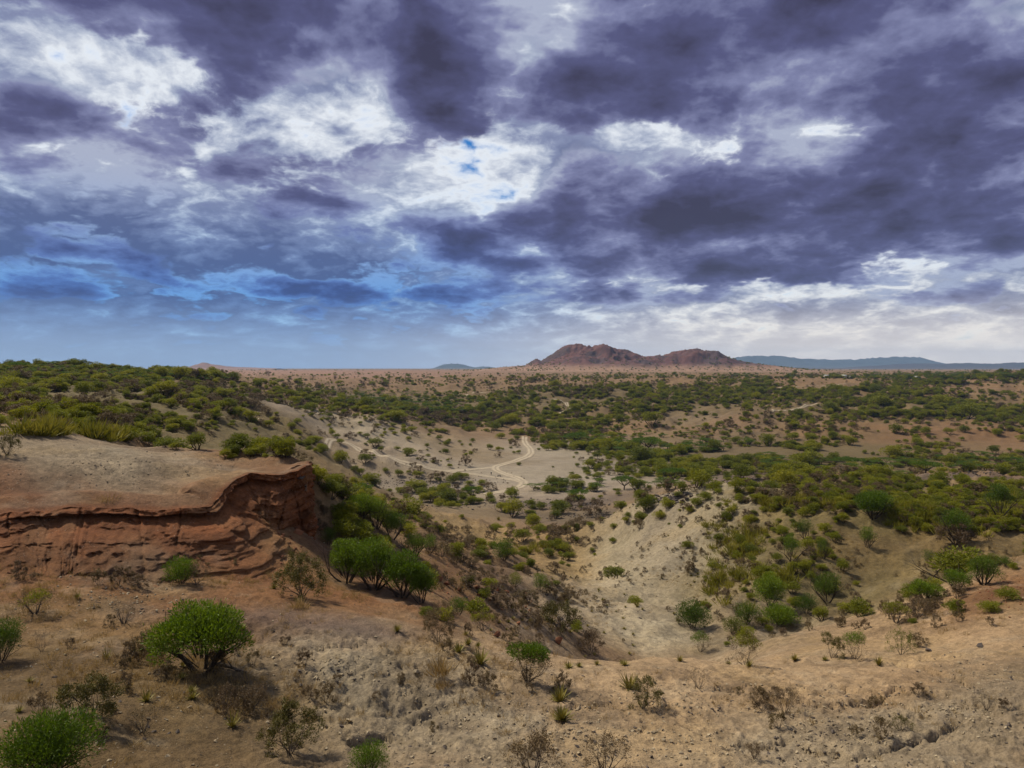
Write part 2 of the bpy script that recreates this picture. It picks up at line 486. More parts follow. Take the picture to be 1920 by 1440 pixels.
_d, _sd, _al = seg_dist(XX[LY < 4.6], YY[LY < 4.6], [p[:2] for p in LIPW])
_lw = np.array(LIPW)
_sl = np.concatenate([[0], np.cumsum(np.hypot(*np.diff(_lw[:, :2], axis=0).T))])
_tz = np.interp(_al, _sl / _sl[-1], _lw[:, 2])
_in = (_sd > 0) & (_d > np.interp(_al * _sl[-1], [_sl[8], _sl[10], _sl[11]], [1.4, 1.1, 0.7])) & (_d < 9.0) & (YY[LY < 4.6] < 72)
_f = sstep(_d, 1.0, 8.0)
_zz = ZZ[LY < 4.6]
_lm = np.interp(_al * _sl[-1], [_sl[6], _sl[8]], [1.0, 0.0])
_tz = _tz - 0.75 * _lm * sstep(_d, 3.0, 0.0) - 0.05
_zz[_in] = np.maximum(_zz[_in], _tz[_in] * (1 - _f[_in]) + _zz[_in] * _f[_in] - 0.06)
ZZ[LY < 4.6] = _zz

ZL = ZZ
CUM = np.maximum.accumulate(ZL / YY, axis=0)


def height(px_, py_):
    px_ = np.atleast_1d(np.asarray(px_, float))
    py_ = np.atleast_1d(np.asarray(py_, float))
    return bilerp(ZL, US, LY, px_ / py_, np.log(py_))


def ray(c, r):
    """ground point seen at photograph column c, row r (None above the skyline)"""
    u, v = (c - CX) / F, (r - HY) / F
    iu = int(np.clip(np.searchsorted(US, u) - 1, 0, len(US) - 2))
    col = CUM[:, iu]
    i = int(np.searchsorted(col, -v))
    if i >= len(LY) or i == 0: return None
    a, b = col[i - 1], col[i]
    f = (-v - a) / (b - a) if b > a else 1.0
    yy = math.exp(LY[i - 1] + (LY[i] - LY[i - 1]) * min(max(f, 0), 1))
    return np.array([u * yy, yy, float(height(u * yy, yy)[0])])


# soil colours: patches anchored on the ground
SOIL = {'tan': (0.200, 0.124, 0.060), 'bright': (0.36, 0.252, 0.140), 'ash': (0.36, 0.305, 0.20), 'grey': (0.215, 0.170, 0.110), 'dark': (0.090, 0.072, 0.058),
        'red': (0.140, 0.048, 0.017), 'rust': (0.170, 0.076, 0.028), 'olive': (0.100, 0.066, 0.029), 'gold': (0.28, 0.190, 0.078), 'pink': (0.30, 0.165, 0.115), 'purple': (0.098, 0.073, 0.062),
        'herb': (0.100, 0.084, 0.032), 'silt': (0.30, 0.262, 0.20)}
PATCH = [(960, 885, 240, 30, 'silt', 2.4), (900, 915, 220, 14, 'silt', 1.2), (1040, 850, 130, 16, 'silt', 1.6), (700, 815, 140, 26, 'silt', 1.2), (250, 1180, 320, 60, 'rust', 0.8), (380, 1290, 260, 60, 'olive', 1.0), (200, 985, 330, 50, 'red', 2.2), (520, 980, 70, 60, 'red', 1.5), (130, 1065, 240, 45, 'rust', 3.0), (0, 1090, 120, 60, 'rust', 2.0), (480, 1070, 170, 45, 'rust', 1.8), (660, 1115, 140, 36, 'rust', 1.4), (250, 1035, 300, 20, 'red', 1.6),
         (1600, 928, 340, 34, 'herb', 2.2), (1420, 865, 300, 24, 'herb', 1.8), (250, 740, 320, 40, 'herb', 2.2), (820, 760, 260, 18, 'herb', 1.2), (1650, 762, 320, 14, 'herb', 1.2), (1200, 738, 260, 16, 'herb', 1.2), (1430, 1050, 90, 50, 'herb', 0.9),
         (1150, 1165, 80, 26, 'ash', 1.3), (1060, 1120, 60, 30, 'ash', 0.7), (1420, 1205, 120, 14, 'grey', 0.9), (1000, 1150, 90, 25, 'grey', 0.8), (860, 1080, 90, 35, 'rust', 0.7),
         (210, 860, 300, 36, 'grey', 1.2), (260, 860, 140, 18, 'ash', 0.8), (460, 852, 110, 12, 'rust', 1.3),
         (560, 1165, 150, 20, 'purple', 2.2), (690, 1185, 80, 14, 'purple', 1.3), (640, 1270, 120, 60, 'ash', 1.6), (760, 1340, 240, 70, 'grey', 1.7), (620, 1400, 130, 50, 'grey', 1.0), (1000, 1400, 160, 60, 'grey', 0.9),
         (280, 1095, 70, 18, 'grey', 1.6), (220, 1140, 60, 18, 'grey', 1.2), (200, 1330, 280, 130, 'olive', 2.6), (450, 1340, 110, 90, 'olive', 1.8), (330, 1230, 170, 50, 'olive', 1.2), (60, 1200, 120, 60, 'olive', 1.0),
         (1210, 1060, 80, 80, 'ash', 1.8), (1120, 1110, 60, 30, 'ash', 1.0), (1230, 1185, 70, 30, 'ash', 2.0), (1260, 1005, 50, 30, 'ash', 1.3), (1060, 1060, 50, 35, 'gold', 0.8),
         (1250, 1262, 280, 30, 'bright', 1.6), (1560, 1240, 260, 18, 'bright', 1.0), (1860, 1190, 110, 40, 'bright', 0.6), (1250, 1380, 200, 60, 'bright', 0.8),
         (1650, 1390, 320, 70, 'grey', 1.2), (1560, 1400, 260, 60, 'ash', 0.6), (800, 1350, 220, 60, 'ash', 0.7), (1880, 1300, 100, 60, 'grey', 1.0), (1870, 1115, 80, 28, 'rust', 1.8), (1700, 1020, 240, 45, 'rust', 0.5), (1700, 1130, 130, 30, 'bright', 0.5),
         (1000, 885, 110, 16, 'ash', 1.1), (1060, 852, 110, 14, 'ash', 1.2), (880, 880, 90, 8, 'ash', 1.2), (960, 915, 60, 8, 'bright', 1.0), (780, 905, 150, 9, 'dark', 1.5), (760, 925, 180, 8, 'grey', 1.0), (1010, 945, 170, 8, 'dark', 1.5), (1100, 968, 70, 7, 'dark', 2.5),
         (1010, 965, 80, 5, 'dark', 1.5), (1250, 935, 60, 10, 'purple', 1.8), (1380, 902, 60, 5, 'purple', 1.4), (1330, 912, 90, 12, 'ash', 1.6), (1820, 888, 150, 5, 'purple', 1.6), (1720, 900, 70, 5, 'bright', 1.0), (830, 975, 120, 14, 'gold', 0.8),
         (720, 815, 90, 22, 'ash', 1.8), (620, 785, 90, 14, 'ash', 1.0), (700, 835, 120, 20, 'bright', 0.8), (880, 850, 80, 16, 'gold', 1.2), (740, 880, 110, 14, 'gold', 0.6), (560, 815, 60, 12, 'gold', 0.6),
         (550, 697, 300, 4, 'pink', 1.3), (1200, 704, 330, 8, 'tan', 0.8), (1700, 760, 300, 30, 'tan', 0.4), (1780, 800, 160, 30, 'rust', 0.3), (1300, 780, 100, 14, 'grey', 0.4),
         (640, 955, 40, 22, 'gold', 0.8), (1050, 1150, 130, 40, 'rust', 0.4), (980, 1120, 90, 30, 'dark', 0.35), (1080, 1160, 50, 14, 'dark', 0.8)]


def soil_colors():
    wsum = np.full(UU.shape, 0.55)
    rgb = np.zeros(UU.shape + (3,))
    rgb += 0.55 * np.array(SOIL['tan'])
    jit = fbm(UU * 40, LL * 40, 3.0, 3, 61)
    jit2 = fbm(UU * 40, LL * 40, 3.0, 3, 67)
    for (c, r, rx, ry, key, wt) in PATCH:
        a, b0, b1 = ray(c, r), ray(c, r + ry), ray(c, r - ry)
        if a is None: continue
        y0 = math.log(a[1])
        ext = 0.12
        if b0 is not None: ext = max(ext * 0.1, abs(y0 - math.log(b0[1])))
        if b1 is not None: ext = max(min(ext, 0.6), 0.5 * min(0.9, abs(math.log(b1[1]) - math.log(b0[1] if b0 is not None else a[1]))))
        q = ((UU - (c - CX) / F) / (rx / F) + jit * 0.45) ** 2 + ((LL - y0) / ext + jit2 * 0.45) ** 2
        wgt = wt * 1.6 * np.exp(-q * 1.0)
        wsum += wgt
        rgb += wgt[..., None] * np.array(SOIL[key])
    rgb /= wsum[..., None]
    # crusts, washed earth and dark grey-brown soil in patches of a few metres nearby
    nearw = sstep(YY, 130, 70)[..., None]
    g = sstep(fbm(XX, YY, 4.5, 5, 171, 0.65), 0.02, 0.42)[..., None] * 0.55 * nearw
    rgb = rgb * (1 - g) + g * rgb * np.array((0.52, 0.50, 0.50))
    g = sstep(fbm(XX, YY, 2.6, 4, 177, 0.65), 0.12, 0.5)[..., None] * 0.40 * nearw
    rgb = rgb * (1 - g) + g * (rgb * 0.6 + 0.4 * np.array((0.36, 0.31, 0.22)))
    # patches of sparse dry grass and darker washed soil
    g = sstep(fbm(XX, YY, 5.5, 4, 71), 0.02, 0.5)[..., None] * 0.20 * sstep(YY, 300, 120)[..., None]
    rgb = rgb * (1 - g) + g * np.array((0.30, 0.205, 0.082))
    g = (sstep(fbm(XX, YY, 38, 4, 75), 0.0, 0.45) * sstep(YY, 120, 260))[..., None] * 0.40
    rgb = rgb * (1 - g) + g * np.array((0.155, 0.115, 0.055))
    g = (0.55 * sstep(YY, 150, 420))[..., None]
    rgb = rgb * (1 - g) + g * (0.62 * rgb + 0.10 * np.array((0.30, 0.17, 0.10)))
    return rgb


# ------------------------------------------------------------------ materials
def new_mat(name):
    m = bpy.data.materials.new(name)
    m.use_nodes = True
    t = NT(m.node_tree)
    b = m.node_tree.nodes['Principled BSDF']
    b.inputs['Roughness'].default_value = 0.9
    b.inputs['Specular IOR Level'].default_value = 0.15
    return m, t, b


def soil_mat(name='dry_soil', attr=True, col=(0.3, 0.2, 0.1), strata=False):
    m, t, b = new_mat(name)
    co = t.node('ShaderNodeTexCoord').outputs['Object']
    if attr:
        base = t.node('ShaderNodeAttribute', attribute_name='soil').outputs['Color']
    else:
        base = t.mix(0.0, col, col)
    n1 = t.noise(co, 0.16, 6, 0.6)
    n2 = t.noise(co, 1.7, 8, 0.68)
    n3 = t.noise(co, 9.0, 5, 0.7)
    f = t.m('MULTIPLY', t.lin(n1, 0.3, 0.7, 0.86, 1.14), t.lin(n2, 0.28, 0.72, 0.60, 1.36))
    f = t.m('MULTIPLY', f, t.lin(n3, 0.25, 0.75, 0.62, 1.36))
    c = t.mix(1.0, base, t.scale((1, 1, 1), f), 'MULTIPLY')
    # pale grit and dark crumbs
    vo = t.node('ShaderNodeTexVoronoi')
    t.put(vo.inputs['Vector'], co)
    vo.inputs['Scale'].default_value = 5.5
    grit = t.m('MULTIPLY', t.smooth(vo.outputs['Distance'], 0.22, 0.12), t.smooth(t.noise(co, 0.5, 3, 0.6), 0.48, 0.62))
    hue = t.node('ShaderNodeSeparateColor')
    t.put(hue.inputs[0], vo.outputs['Color'])
    c = t.mix(t.m('MULTIPLY', grit, t.m('GREATER_THAN', hue.outputs[0], 0.6)), c, t.mix(0.5, c, (0.50, 0.43, 0.33)))
    c = t.mix(t.m('MULTIPLY', grit, t.m('LESS_THAN', hue.outputs[0], 0.4)), c, t.mix(0.6, c, (0.05, 0.04, 0.03)))
    t.put(b.inputs['Base Color'], c)
    hgt = t.m('ADD', t.m('MULTIPLY', n2, 0.22), t.m('ADD', t.m('MULTIPLY', n3, 0.10), t.m('MULTIPLY', grit, 0.03)))
    bp = t.node('ShaderNodeBump')
    bp.inputs['Strength'].default_value = 0.75
    bp.inputs['Distance'].default_value = 1.3
    t.put(bp.inputs['Height'], hgt)
    t.put(b.inputs['Normal'], bp.outputs[0])
    return m


M_SOIL = soil_mat()


def grid_faces(nr, nc):
    i = np.arange(nr * nc).reshape(nr, nc)
    return np.stack([i[:-1, :-1].ravel(), i[:-1, 1:].ravel(), i[1:, 1:].ravel(), i[1:, :-1].ravel()], 1)


def set_color(me, name, rgb):
    a = me.attributes.new(name, 'FLOAT_COLOR', 'POINT')
    rgb = np.asarray(rgb, dtype=np.float32).reshape(-1, 3)
    a.data.foreach_set('color', np.concatenate([rgb, np.ones((len(rgb), 1), np.float32)], 1).ravel())


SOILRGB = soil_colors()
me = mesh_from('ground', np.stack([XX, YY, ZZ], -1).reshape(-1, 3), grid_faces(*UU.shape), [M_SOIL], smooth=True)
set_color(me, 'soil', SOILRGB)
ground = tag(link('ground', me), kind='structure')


def soil_at(x, y):
    u, l = x / y, np.log(y)
    return np.stack([bilerp(SOILRGB[..., k], US, LY, u, l) for k in range(3)], -1)

# ------------------------------------------------------------------ red bluff: layered cliff with an overhanging lip
def build_bluff():
    L = np.array(LIPW)
    seg = np.concatenate([[0], np.cumsum(np.hypot(*np.diff(L[:, :2], axis=0).T))])
    s = np.arange(0, seg[-1], 0.075)
    C = np.stack([np.interp(s, seg, L[:, k]) for k in range(3)], 1)
    k = 13
    Cp = np.pad(C, ((k, k), (0, 0)), mode='edge')
    C = np.stack([np.convolve(Cp[:, j], np.ones(2 * k + 1) / (2 * k + 1), 'valid') for j in range(3)], 1)
    C[:, 2] = np.interp(s, seg, L[:, 2])
    C[:, 2] = np.convolve(np.pad(C[:, 2], 5, mode='edge'), np.ones(11) / 11, 'valid')
    tg = np.gradient(C[:, :2], axis=0)
    tg /= np.linalg.norm(tg, axis=1)[:, None]
    N = np.stack([tg[:, 1], -tg[:, 0]], 1)
    scorner = seg[11]
    wig = 0.8 * fbm(s, s * 0, 5.0, 3, 301) + 0.35 * fbm(s, s * 0, 1.3, 3, 305)
    C[:, :2] += N * wig[:, None]
    C[:, 2] += 0.26 * fbm(s, s * 0, 2.2, 3, 309)
    # height of the face and how far the foot stands out
    pxs = CX + C[:, 0] / C[:, 1] * F
    D = np.interp(s, [0, seg[5], seg[7], seg[9], seg[10], seg[11], seg[-1]], [6.5, 6.0, 4.6, 2.0, 0.6, 0.25, 0.5])
    foot = C[:, :2] + N * (D + 0.5)[:, None]
    zb = height(foot[:, 0], foot[:, 1])
    zb = np.convolve(np.pad(zb, 9, mode='edge'), np.ones(19) / 19, 'valid')
    H = np.clip(C[:, 2] - zb, 1.2, 9.0)
    under = np.interp(s, [0, seg[2], seg[3], seg[6], seg[7], seg[8], seg[10], seg[11], seg[12]], [0.0, 0.1, 0.6, 0.95, 0.9, 0.8, 0.35, 0.15, 0.1])
    inn = np.linspace(-3.9, -0.02, 30)
    tt = np.linspace(0, 1, 74)
    sk = np.linspace(0.05, 1.6, 12)
    rows, cols = [], []
    wsc = np.interp(s, [seg[8], seg[10], seg[11], seg[12], seg[13]], [1.0, 0.62, 0.30, 0.34, 0.5])
    for w in inn:
        q = C[:, :2] + N * (w * wsc)[:, None]
        tz = height(q[:, 0], q[:, 1])
        f = sstep(np.full(len(s), -w), 1.9, 3.2)
        end = sstep(s, seg[7], seg[9])
        z = C[:, 2] * (1 - f) + np.maximum(tz, C[:, 2] - 0.6 + 0.4 * end) * f + 0.05 - (0.30 - 0.15 * end) * sstep(-w, 3.2, 3.9)
        z = z + (0.05 * fbm(q[:, 0], q[:, 1], 0.8, 3, 311) - 0.05 * sstep(-w, 0.5, 0.0)) * (1 - f) - 0.75 * np.interp(s, [seg[6], seg[8]], [1.0, 0.0]) * sstep(-w, 3.0, 0.0)
        rows.append(np.stack([q[:, 0], q[:, 1], z], 1))
        cc = soil_at(q[:, 0], q[:, 1])
        e = sstep(-w, 0.9, 0.05)
        e = np.clip(e + 0.5 * fbm(s, s * 0 + w, 1.2, 3, 315), 0, 1)[:, None]
        cols.append(cc * (1 - e) + e * np.array((0.15, 0.060, 0.024)))
    for t in tt:
        h = t * H
        hw = h + 0.16 * fbm(s, s * 0 + 3, 6.0, 3, 321) + 0.04 * s * 0.3
        o = D * t ** 1.15
        cap = 0.5 + 0.15 * fbm(s, s * 0 + 7, 3.0, 2, 323)
        o = o - under * sstep(h, cap * 0.75, cap * 1.05) * sstep(h, cap + 1.5, cap + 0.35)
        lf = sstep(D, 0.8, 2.8)
        band = fbm(s / 3.2, hw / 0.46, 1.0, 3, 331, 0.55)
        o = o + 0.22 * (1 - 0.6 * lf) * np.tanh(band * 3.0) * sstep(h, cap, cap + 0.5)
        o = o + 0.11 * (1 - 0.7 * lf) * np.tanh(3 * fbm(s / 1.2, hw / 0.15, 1.0, 2, 335)) + 0.40 * fbm(s, hw * 1.3, 1.7, 4, 337, 0.62) + 0.16 * fbm(s, hw * 1.3, 0.45, 3, 339, 0.6, True)
        bi = np.floor(s / 1.3 + 0.8 * fbm(s, s * 0 + 5, 2.0, 2, 381)).astype(np.int64)
        bj = np.floor(hw / 0.42 + 0.37 * np.sin(bi * 12.9)).astype(np.int64)
        blk = (np.sin(bi * 127.1 + bj * 311.7) * 43758.5453) % 1.0
        o = o + (1 - 0.75 * lf) * (0.60 * blk - 0.3) * sstep(h, cap * 0.2, cap * 0.5)
        o = o + lf * (1.0 * fbm(s, hw * 1.2, 3.0, 4, 391, 0.62) + 0.34 * fbm(s, hw, 0.8, 3, 393, 0.6, True)) * sstep(h, cap, cap + 0.6)
        crev = sstep(1 - 2 * np.abs(fbm(s / 5.0, hw / 0.7, 1.0, 2, 341)), 0.72, 0.97)
        gap = sstep(fbm(s, hw, 3.0, 2, 345), -0.15, 0.25)
        o = o - 0.42 * (1 - 0.7 * lf) * crev * gap
        vc = sstep(1 - 2 * np.abs(fbm(s / 1.5, hw / 5.0, 1.0, 2, 351)), 0.86, 0.99)
        o = o - 0.30 * vc * sstep(h, 0.0, 0.15)
        tame = sstep(s, seg[9], seg[10])
        o = o * (1 - 0.35 * tame)
        q = C[:, :2] + N * o[:, None]
        z = C[:, 2] - h - 0.75 * np.interp(s, [seg[6], seg[8]], [1.0, 0.0]) * (1 - t) + 0.03 * fbm(s, hw, 0.4, 2, 355)
        rows.append(np.stack([q[:, 0], q[:, 1], z], 1))
        c = np.array((0.150, 0.054, 0.019)) * (1 + 0.35 * np.tanh(2 * fbm(s / 6, hw / 0.5, 1.0, 2, 361)))[:, None]
        mixg = sstep(fbm(s, hw, 2.0, 3, 365), 0.1, 0.6)[:, None] * 0.5
        c = c * (1 - mixg) + mixg * np.array((0.21, 0.115, 0.052))
        ft = (sstep(np.full(len(s), t) + 0.25 * fbm(s, hw, 1.6, 3, 399), 0.22, 0.8) * sstep(D, 1.0, 3.0) * 0.75)[:, None]
        cols.append(c * (1 - ft) + ft * soil_at(q[:, 0], q[:, 1]))
        o_last = o
    for w in sk:
        q = C[:, :2] + N * (o_last + w)[:, None]
        tz = height(q[:, 0], q[:, 1])
        f = sstep(np.full(len(s), w), 0.0, 0.9)
        z = rows[29 + 74][:, 2] * (1 - f) + tz * f + 0.10 * fbm(q[:, 0], q[:, 1], 0.6, 3, 371) * (1 - 0.5 * f) - 0.05 - 0.25 * sstep(w, 0.9, 1.6)
        rows.append(np.stack([q[:, 0], q[:, 1], z], 1))
        cc = soil_at(q[:, 0], q[:, 1])
        f = f[:, None]
        cols.append(np.array((0.18, 0.08, 0.036)) * (1 - f) + cc * f)
    V = np.array(rows)
    fc = grid_faces(V.shape[0], V.shape[1])[:, ::-1]
    me = mesh_from('red_cliff', V.reshape(-1, 3), fc, [M_SOIL], smooth=False)
    set_color(me, 'soil', np.array(cols))
    return tag(link('red_cliff', me), kind='structure')


build_bluff()
# ------------------------------------------------------------------ rocky hill on the plain and the far ranges
def ridge(name, sky, dist, depth, nx, ny, colour, seed, gully=0.16, foot=-16.0):
    sky = np.array(sky, float)
    xs = np.linspace((sky[0, 0] - CX) / F * dist, (sky[-1, 0] - CX) / F * dist, nx)
    top = np.interp(xs, (sky[:, 0] - CX) / F * dist, (HY - sky[:, 1]) / F * dist)
    ys = np.linspace(-1.6, 1.6, ny)
    X, T = np.meshgrid(xs, ys)
    Y = dist + T * depth + 0.25 * depth * fbm(X, X * 0, depth * 1.4, 2, seed)
    g = np.exp(-(np.abs(T) ** 1.5) * 1.5)
    g = (g - g.min()) / (1 - g.min())
    rel = np.maximum(top[None, :] - foot, 0)
    n = fbm(X, Y, depth * 0.55, 5, seed + 3, 0.55, True)
    Z = foot - 4 + (rel + 4) * g * (1 + gully * (n - 0.35) * sstep(np.abs(T), 0.02, 0.35) * 2.2) 
    Z += rel * 0.16 * g * fbm(X, Y, depth * 0.16, 4, seed + 9, 0.6, True)
    me = mesh_from(name, np.stack([X, Y, Z], -1).reshape(-1, 3), grid_faces(ny, nx), [M_SOIL], smooth=True)
    up = sstep(Z, foot + 0.10 * rel.max(), foot + 0.34 * rel.max())[..., None]
    rock = sstep(fbm(X, Y, depth * 0.2, 4, seed + 13), -0.1, 0.4)[..., None]
    lo, hi, hi2 = (np.array(c) for c in colour)
    set_color(me, 'soil', lo * (1 - up) + up * (hi * (1 - rock) + hi2 * rock))
    return tag(link(name, me), kind='structure'), (xs, ys, Z, Y)


hill, HILL = ridge('rocky_hill', [(700, 704), (800, 699), (880, 694), (930, 690), (985, 686), (1007, 673), (1016, 677), (1040, 663), (1060, 653), (1075, 650), (1090, 649), (1105, 653), (1113, 654), (1130, 645), (1140, 648), (1160, 655),
                                 (1180, 660), (1200, 665), (1225, 670), (1245, 668), (1262, 663), (1280, 661), (1297, 656), (1315, 658), (1340, 661), (1352, 666), (1370, 674), (1400, 681), (1450, 687), (1500, 692), (1560, 696), (1640, 701), (1760, 706)],
                  3000.0, 330.0, 560, 200, [(0.26, 0.160, 0.10), (0.120, 0.054, 0.046), (0.066, 0.040, 0.040)], 501, 0.30)
ridge('far_range', [(1300, 690), (1350, 676), (1370, 674), (1400, 668), (1420, 667), (1440, 670), (1462, 668), (1480, 671), (1520, 674), (1560, 676), (1610, 674), (1650, 671), (1700, 670), (1715, 671), (1745, 679), (1800, 688), (1860, 692)],
      15000.0, 1000.0, 200, 40, [(0.06, 0.065, 0.06), (0.045, 0.055, 0.055), (0.035, 0.045, 0.045)], 531, 0.10)
ridge('blue_range', [(1380, 694), (1470, 688), (1500, 689), (1540, 690), (1590, 690), (1640, 686), (1700, 682), (1760, 683), (1800, 681), (1850, 683), (1900, 680), (1920, 680), (1990, 678), (2100, 684), (2300, 690)],
      9500.0, 800.0, 220, 40, [(0.07, 0.06, 0.06), (0.05, 0.048, 0.055), (0.035, 0.04, 0.045)], 551, 0.10)
ridge('table_hill', [(795, 693), (815, 690), (824, 686), (834, 683), (850, 682), (866, 683), (876, 686), (890, 689), (905, 687), (920, 688), (950, 693)],
      14000.0, 800.0, 120, 30, [(0.06, 0.065, 0.06), (0.045, 0.055, 0.055), (0.035, 0.045, 0.045)], 571, 0.08)
ridge('low_mound', [(330, 693), (355, 689), (372, 685), (386, 680), (396, 682), (412, 685), (440, 688), (520, 691)],
      7000.0, 400.0, 90, 30, [(0.25, 0.15, 0.11), (0.22, 0.12, 0.09), (0.16, 0.10, 0.08)], 581, 0.10)
# ------------------------------------------------------------------ dirt tracks draped over the ground
def track_mat():
    m, t, b = new_mat('track_dust')
    uv = t.node('ShaderNodeUVMap').outputs[0]
    sp = t.node('ShaderNodeSeparateXYZ')
    t.put(sp.inputs[0], uv)
    co = t.node('ShaderNodeTexCoord').outputs['Object']
    n = t.noise(co, 0.35, 6, 0.65)
    wob = t.m('MULTIPLY_ADD', t.m('SUBTRACT', n, 0.5), 0.22, sp.outputs[0])
    r1 = t.smooth(t.m('ABSOLUTE', t.m('SUBTRACT', wob, 0.28)), 0.20, 0.06)
    r2 = t.smooth(t.m('ABSOLUTE', t.m('SUBTRACT', wob, 0.72)), 0.20, 0.06)
    rut = t.m('MAXIMUM', r1, r2)
    soil = t.node('ShaderNodeAttribute', attribute_name='soil').outputs['Color']
    rut = t.m('MULTIPLY', rut, t.smooth(t.noise(co, 0.10, 5, 0.7), 0.25, 0.6, 0.45, 1.0))
    c = t.mix(rut, t.mix(0.35, soil, (0.26, 0.21, 0.14)), (0.38, 0.315, 0.215))
    c = t.mix(1.0, c, t.scale((1, 1, 1), t.lin(t.noise(co, 1.3, 6, 0.65), 0.3, 0.7, 0.8, 1.2)), 'MULTIPLY')
    t.put(b.inputs['Base Color'], c)
    return m


M_TRACK = track_mat()


TRACKPTS = []


def track(name, pts, width):
    W = [ray(*p) for p in pts]
    W = np.array([p[:2] for p in W if p is not None])
    d = np.concatenate([[0], np.cumsum(np.hypot(*np.diff(W, axis=0).T))])
    s = np.linspace(0, d[-1], max(8, int(d[-1] / 1.0)))
    x, y = np.interp(s, d, W[:, 0]), np.interp(s, d, W[:, 1])
    k = max(2, int(len(s) / len(pts) / 3))
    for _ in range(2):
        x = np.convolve(np.pad(x, k, mode='edge'), np.ones(2 * k + 1) / (2 * k + 1), 'valid')
        y = np.convolve(np.pad(y, k, mode='edge'), np.ones(2 * k + 1) / (2 * k + 1), 'valid')
    TRACKPTS.extend(zip(x[::3], y[::3]))
    tx, ty = np.gradient(x), np.gradient(y)
    L = np.hypot(tx, ty) + 1e-9
    nx_, ny_ = ty / L, -tx / L
    width = width * (1 + 0.15 * fbm(s, s * 0, 20, 3, 91))
    ks = np.linspace(-0.5, 0.5, 9)
    rows = []
    for q in ks:
        X, Y = x + nx_ * q * width, y + ny_ * q * width
        rows.append(np.stack([X, Y, height(X, Y) + 0.16 - 0.10 * (abs(q) > 0.45)], 1))
    V = np.array(rows)
    fc = grid_faces(*V.shape[:2])
    me = mesh_from(name, V.reshape(-1, 3), fc, [M_TRACK], smooth=True)
    set_color(me, 'soil', soil_at(V[..., 0].ravel(), V[..., 1].ravel()))
    uvl = me.uv_layers.new(name='UVMap')
    uv = np.stack(np.meshgrid(ks + 0.5, s / 5.0, indexing='ij'), -1).reshape(-1, 2)
    li = np.empty(len(me.loops), dtype=np.int32)
    me.loops.foreach_get('vertex_index', li)
    uvl.data.foreach_set('uv', uv[li].astype(np.float32).ravel())
    return tag(link(name, me), kind='structure')


track('dirt_track', [(560, 800), (620, 820), (660, 832), (700, 846), (725, 856), (752, 867), (785, 875), (820, 881), (860, 886), (900, 891), (940, 896), (975, 902), (984, 906)], 4.2)
track('dirt_track', [(984, 818), (983, 826), (986, 833), (995, 842), (996, 850), (988, 857), (970, 864), (945, 870), (928, 875), (929, 882), (945, 888), (965, 894), (978, 900), (985, 906), (975, 914), (955, 920), (930, 924), (900, 928)], 5.4)
track('dirt_track', [(926, 876), (905, 879), (880, 881), (850, 883), (820, 882)], 3.6)
track('dirt_track', [(1028, 748), (1046, 748), (1056, 753), (1062, 760), (1075, 767), (1062, 772), (1032, 776)], 5.0)
track('dirt_track', [(865, 742), (885, 737), (905, 735), (930, 733)], 5.0)
track('dirt_track', [(1440, 778), (1480, 768), (1510, 762), (1545, 757)], 4.0)
track('dirt_track', [(1455, 728), (1500, 725), (1545, 723), (1590, 721)], 4.0)
# ------------------------------------------------------------------ plants
def leaf_mat(name, cols, trans=0.35, rough=0.6, hue_var=0.5):
    """leaf colour varies from plant to plant and from clump to clump"""
    m, t, b = new_mat(name)
    rnd = t.node('ShaderNodeObjectInfo').outputs['Random']
    co = t.node('ShaderNodeTexCoord').outputs['Object']
    n = t.noise(co, 2.0, 3, 0.65)
    isl = t.node('ShaderNodeNewGeometry').outputs['Random Per Island']
    f = t.m('ADD', t.m('MULTIPLY', rnd, hue_var * 0.75), t.m('MULTIPLY', t.lin(n, 0.3, 0.7), (1.0 - hue_var) * 0.75))
    f = t.m('MULTIPLY_ADD', isl, 0.25, f)
    c = t.ramp(f, [(i / (len(cols) - 1), k) for i, k in enumerate(cols)])
    t.put(b.inputs['Base Color'], c)
    b.inputs['Roughness'].default_value = rough
    b.inputs['Specular IOR Level'].default_value = 0.25
    tr = t.node('ShaderNodeBsdfTranslucent')
    t.put(tr.inputs[0], c)
    mx = t.node('ShaderNodeMixShader')
    mx.inputs[0].default_value = trans
    t.l.new(b.outputs[0], mx.inputs[1])
    t.l.new(tr.outputs[0], mx.inputs[2])
    t.l.new(mx.outputs[0], m.node_tree.nodes['Material Output'].inputs[0])
    return m


M_GREEN = leaf_mat('fresh_green_leaves', [(0.045, 0.085, 0.004), (0.100, 0.160, 0.005), (0.200, 0.255, 0.010)])
M_DEEP = leaf_mat('deep_green_leaves', [(0.030, 0.055, 0.006), (0.068, 0.112, 0.006), (0.135, 0.175, 0.012)])
M_SHRUB = leaf_mat('shrub_leaves', [(0.074, 0.090, 0.010), (0.135, 0.152, 0.010), (0.220, 0.222, 0.010), (0.300, 0.262, 0.016)], 0.42, hue_var=0.8)
M_ACACIA = leaf_mat('acacia_leaves', [(0.056, 0.100, 0.010), (0.082, 0.135, 0.010), (0.120, 0.170, 0.012)], 0.42)
M_DRYLEAF = leaf_mat('withered_leaves', [(0.110, 0.074, 0.046), (0.145, 0.098, 0.046), (0.145, 0.115, 0.034)], 0.3, hue_var=0.7)
M_OLIVE = leaf_mat('olive_leaves', [(0.070, 0.062, 0.014), (0.100, 0.085, 0.016), (0.125, 0.110, 0.016)], 0.25)
M_ALOE = leaf_mat('succulent_blades', [(0.115, 0.115, 0.016), (0.175, 0.145, 0.022), (0.25, 0.185, 0.035)], 0.15)
M_GRASSY = leaf_mat('yellow_green_blades', [(0.13, 0.135, 0.012), (0.20, 0.185, 0.016), (0.29, 0.235, 0.035)], 0.3, hue_var=0.8)
